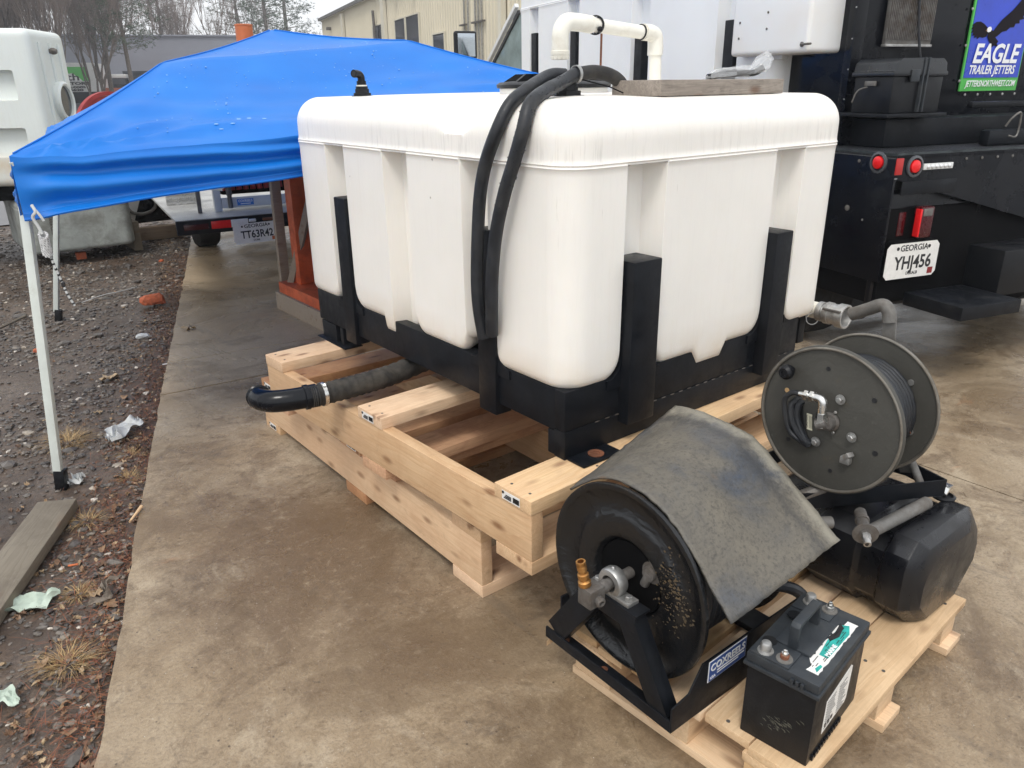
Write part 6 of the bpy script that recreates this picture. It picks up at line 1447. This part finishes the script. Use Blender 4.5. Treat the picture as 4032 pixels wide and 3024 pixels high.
g = G(); g.box(-1.3, 3.4, 0, 2.4, 1.2, 1.75); g.obj('deck', 'brick', OFT, 0, world=False); g = G(); g.box(-1.2, 3.3, .1, 2.2, .5, 1.19); g.obj('chassis', 'black_matte', OFT, 0, world=False)
for x in (0, 2.2): g = G(); g.lathe([(.35, 0), (.4, .04), (.4, .3)], (x, -.2, .4), (0, 1, 0), 16); g.obj('wheel', 'tyre', OFT, world=False)
CAR = thing('parked_pickup', 'dark pickup with pale roof behind the orange flatbed', 'car', (16.0, 70, 0), math.radians(-22.7))
g = G(); g.prism([(-1.4, .5), (1.9, .5), (1.9, 1.9), (1.2, 2.0), (.9, 2.55), (-.9, 2.55), (-1.3, 2.0), (-1.4, 1.8)], (0, 0, 0), (1, 0, 0), (0, 0, 1), (0, 1.8, 0)); g.obj('body', 'black_gloss', CAR, .05, world=False)
g = G(); g.box(-.95, .95, -.02, 1.82, 2.45, 2.75); g.obj('roof', 'white_paint', CAR, .08, world=False)
for x in (-.8, 1.2): g = G(); g.lathe([(.3, 0), (.35, .04), (.35, .25)], (x, -.1, .35), (0, 1, 0), 16); g.obj('wheel', 'tyre', CAR, world=False)
g = G(); g.box(-.85, .85, -.035, -.02, 2.02, 2.44); g.obj('window', 'glass_dark', CAR, 0, world=False)
# trees
def bare_tree_mesh(seed, H=9, spread=.35, depth=5, stems=1):
    rr = random.Random(seed); T = G(); C = G()
    def grow(p, d, L, r, lev):
        n = 3 if lev < 3 else 2; pts = [p]; q = p.copy(); dd = d.copy()
        for i in range(n):
            dd = (dd + Vector((rr.gauss(0, .09), rr.gauss(0, .09), rr.gauss(.05, .05)))).normalized(); q = q + dd * L / n; pts.append(q.copy())
        (T if lev < 2 else C).tube(pts, [r * (1 - .45 * i / n) for i in range(n + 1)], 6 if lev < 2 else (4 if lev < 4 else 3), False)
        if lev >= depth: return
        for k in range(3 if lev < 4 else 3):
            t = rr.uniform(.35, 1) if lev else rr.uniform(.3, 1); b = pts[0].lerp(pts[-1], t); a = rr.random() * 6.3; s_ = spread * rr.uniform(.7, 1.5)
            nd = (dd + Vector((math.cos(a) * s_, math.sin(a) * s_, rr.uniform(0, .3)))).normalized(); grow(b, nd, L * rr.uniform(.55, .8), r * .55, lev + 1)
        if lev < depth: grow(pts[-1], dd, L * .7, r * .55, lev + 1)
    for s_ in range(stems):
        a = rr.random() * 6.3; grow(Vector((.2 * s_ * math.cos(a), .2 * s_ * math.sin(a), -.1)), Vector((.18 * math.cos(a) * (stems > 1), .18 * math.sin(a) * (stems > 1), 1)).normalized(), H * .36, H * .0085, 0)
    return T, C
protos = []
for sd_, H_, sp, st in ((11, 11, .32, 1), (12, 12, .26, 1), (15, 9, .30, 3)):
    T, C = bare_tree_mesh(sd_, H_, sp, 5, st); r_ = thing('bare_tree', 'tall leafless tree with fine upright twigs', 'tree', (0, 0, 0), 0, 'bare trees behind the yard')
    T.obj('trunk', 'bark', r_, smooth=80); C.obj('branches', 'twig', r_, smooth=0); protos.append(r_)
def pos(px, D): # azimuth helper: horizontal fraction across the picture -> point D metres out (plan view)
    a = math.atan2(.7316 * 1664.7 - (px - 1106) * .6232, .5781 * 1664.7 + (px - 1106) * .7820); return D * math.cos(a), D * math.sin(a)
TL = [(-60, 44, 1.25, 0), (5, 62, 1.5, 1), (40, 67, 1.6, 2), (75, 60, 1.5, 0), (100, 64, 1.5, 1), (125, 82, 1.6, 2), (165, 86, 1.7, 0), (212, 61, 1.2, 1), (248, 63, 1.1, 1), (285, 58, 1.2, 2), (318, 62, 1.15, 2), (345, 64, 1.1, 1), (335, 60, .9, 0), (-20, 55, 1.5, 1), (90, 60, 1.6, 2), (60, 66, 1.6, 0), (520, 82, 1.3, 2), (640, 84, 1.2, 0), (570, 80, 1.0, 1), (445, 85, 1.2, 0), (20, 58, 1.5, 2), (95, 56, 1.4, 0), (125, 70, 1.6, 2), (150, 80, 1.7, 1), (180, 84, 1.6, 2), (-30, 66, 1.6, 2), (60, 76, 1.7, 2), (100, 78, 1.8, 2), (-70, 50, 1.4, 2), (-45, 47, 1.3, 2), (-10, 52, 1.4, 2), (30, 54, 1.5, 1), (50, 50, 1.3, 2), (84, 53, 1.35, 2), (118, 57, 1.3, 1), (66, 64, 1.7, 0), (14, 70, 1.9, 2), (135, 90, 1.9, 2), (190, 92, 1.9, 2), (235, 95, 1.8, 2), (345, 92, 1.7, 2), (290, 94, 1.8, 2)]
used = set()
tlab = {8: 'slim leafless tree right of the box truck', 7: 'thick straight leafless trunk beside the box truck', 9: 'many-stemmed leafless tree before the warehouse wall'}
for i, (px, D, s_, k) in enumerate(TL):
    r_ = protos[k] if k not in used else copy_tree(protos[k]); used.add(k)
    x, y = pos(px, D); r_.location = (x, y, 0); r_.rotation_euler = (0, 0, i * 1.7); r_.scale = (s_, s_, s_)
    if i in tlab: r_['label'] = tlab[i]
    elif px < 150: r_['label'] = 'tall leafless tree in the dense grey wood at upper left'; r_['group'] = 'bare trees of the dense wood'
    elif px > 400: r_['label'] = 'pale leafless tree beyond the warehouse roof'; r_['group'] = 'bare trees beyond the warehouse'
    else: r_['label'] = 'leafless tree standing before the grey warehouse wall'; r_['group'] = 'bare trees at the warehouse'
def pine_mesh(seed, H=13):
    rr = random.Random(seed); T = G(); T.tube([(0, 0, -.1), (.1, 0, H * .5), (.0, .1, H)], [.2, .14, .03], 8, False)
    V = []; F = []; B = G(); o = 0
    for k in range(46):
        z = H * (.36 + .62 * (k / 46)); a = k * 2.4; L = H * .26 * (1 - (z / H - .36) ** 1.4) * rr.uniform(.6, 1.1); e = Vector((math.cos(a) * L, math.sin(a) * L, z + L * .18)); B.tube([(0, 0, z), tuple(e)], [.035, .01], 4, False)
        for q in range(34):
            t = rr.uniform(.35, 1.05); c = Vector((0, 0, z)).lerp(e, t) + Vector((rr.gauss(0, .28), rr.gauss(0, .28), rr.gauss(.05, .18)))
            for w_ in range(6):
                d = Vector((rr.gauss(0, 1), rr.gauss(0, 1), rr.gauss(.4, .6))).normalized() * rr.uniform(.14, .28); s2 = d.orthogonal().normalized() * .018
                V += [tuple(c - s2), tuple(c + s2), tuple(c + d)]; F.append((o, o + 1, o + 2)); o += 3
    return T, B, G().add(V, F)
T, B, C = pine_mesh(5); pp = thing('pine_tree', 'green pine tree rising above the warehouse roof', 'tree', (0, 0, 0), 0, 'pines beyond the yard')
T.obj('trunk', 'bark', pp, smooth=80); B.obj('limbs', 'bark', pp, smooth=0); C.obj('crown', 'needles', pp, smooth=0)
pl_ = [(358, 62, .85, 'pine whose trunk crosses the warehouse left of centre'), (400, 60, .80, 'pine with spreading crown just right of its twin'), (470, 88, 1.1, 'hazy pine behind the warehouse roof left of the drum'), (610, 86, 1.15, 'hazy pine behind the canopy peak'), (665, 84, 1.2, 'hazy pine touching the end of the beige building'), (700, 92, 1.3, 'pine partly hidden behind the beige building end')]
for i, (px, D, s_, lb_) in enumerate(pl_):
    r_ = pp if i == 0 else copy_tree(pp); x, y = pos(px, D); r_.location = (x, y, 0); r_.rotation_euler = (0, 0, i * 2.1); r_.scale = (s_, s_, s_); r_['label'] = lb_

# the rain-wet air
hz = G().box(-60, 75, -1.2, 100, -1.2, 22); hm = bpy.data.materials.new('haze_air'); hm.use_nodes = True; hn = hm.node_tree; hn.nodes.clear()
ho = hn.nodes.new('ShaderNodeOutputMaterial'); hv = hn.nodes.new('ShaderNodeVolumePrincipled'); hv.inputs['Color'].default_value = (.90, .94, 1, 1); hv.inputs['Density'].default_value = .0020; hv.inputs['Anisotropy'].default_value = .2
hn.links.new(hv.outputs[0], ho.inputs['Volume']); MT['haze'] = hm
o = hz.obj('haze', 'haze', None, smooth=0); o['kind'] = 'stuff'; o['label'] = 'pale wet air over the whole yard'; o['category'] = 'haze'
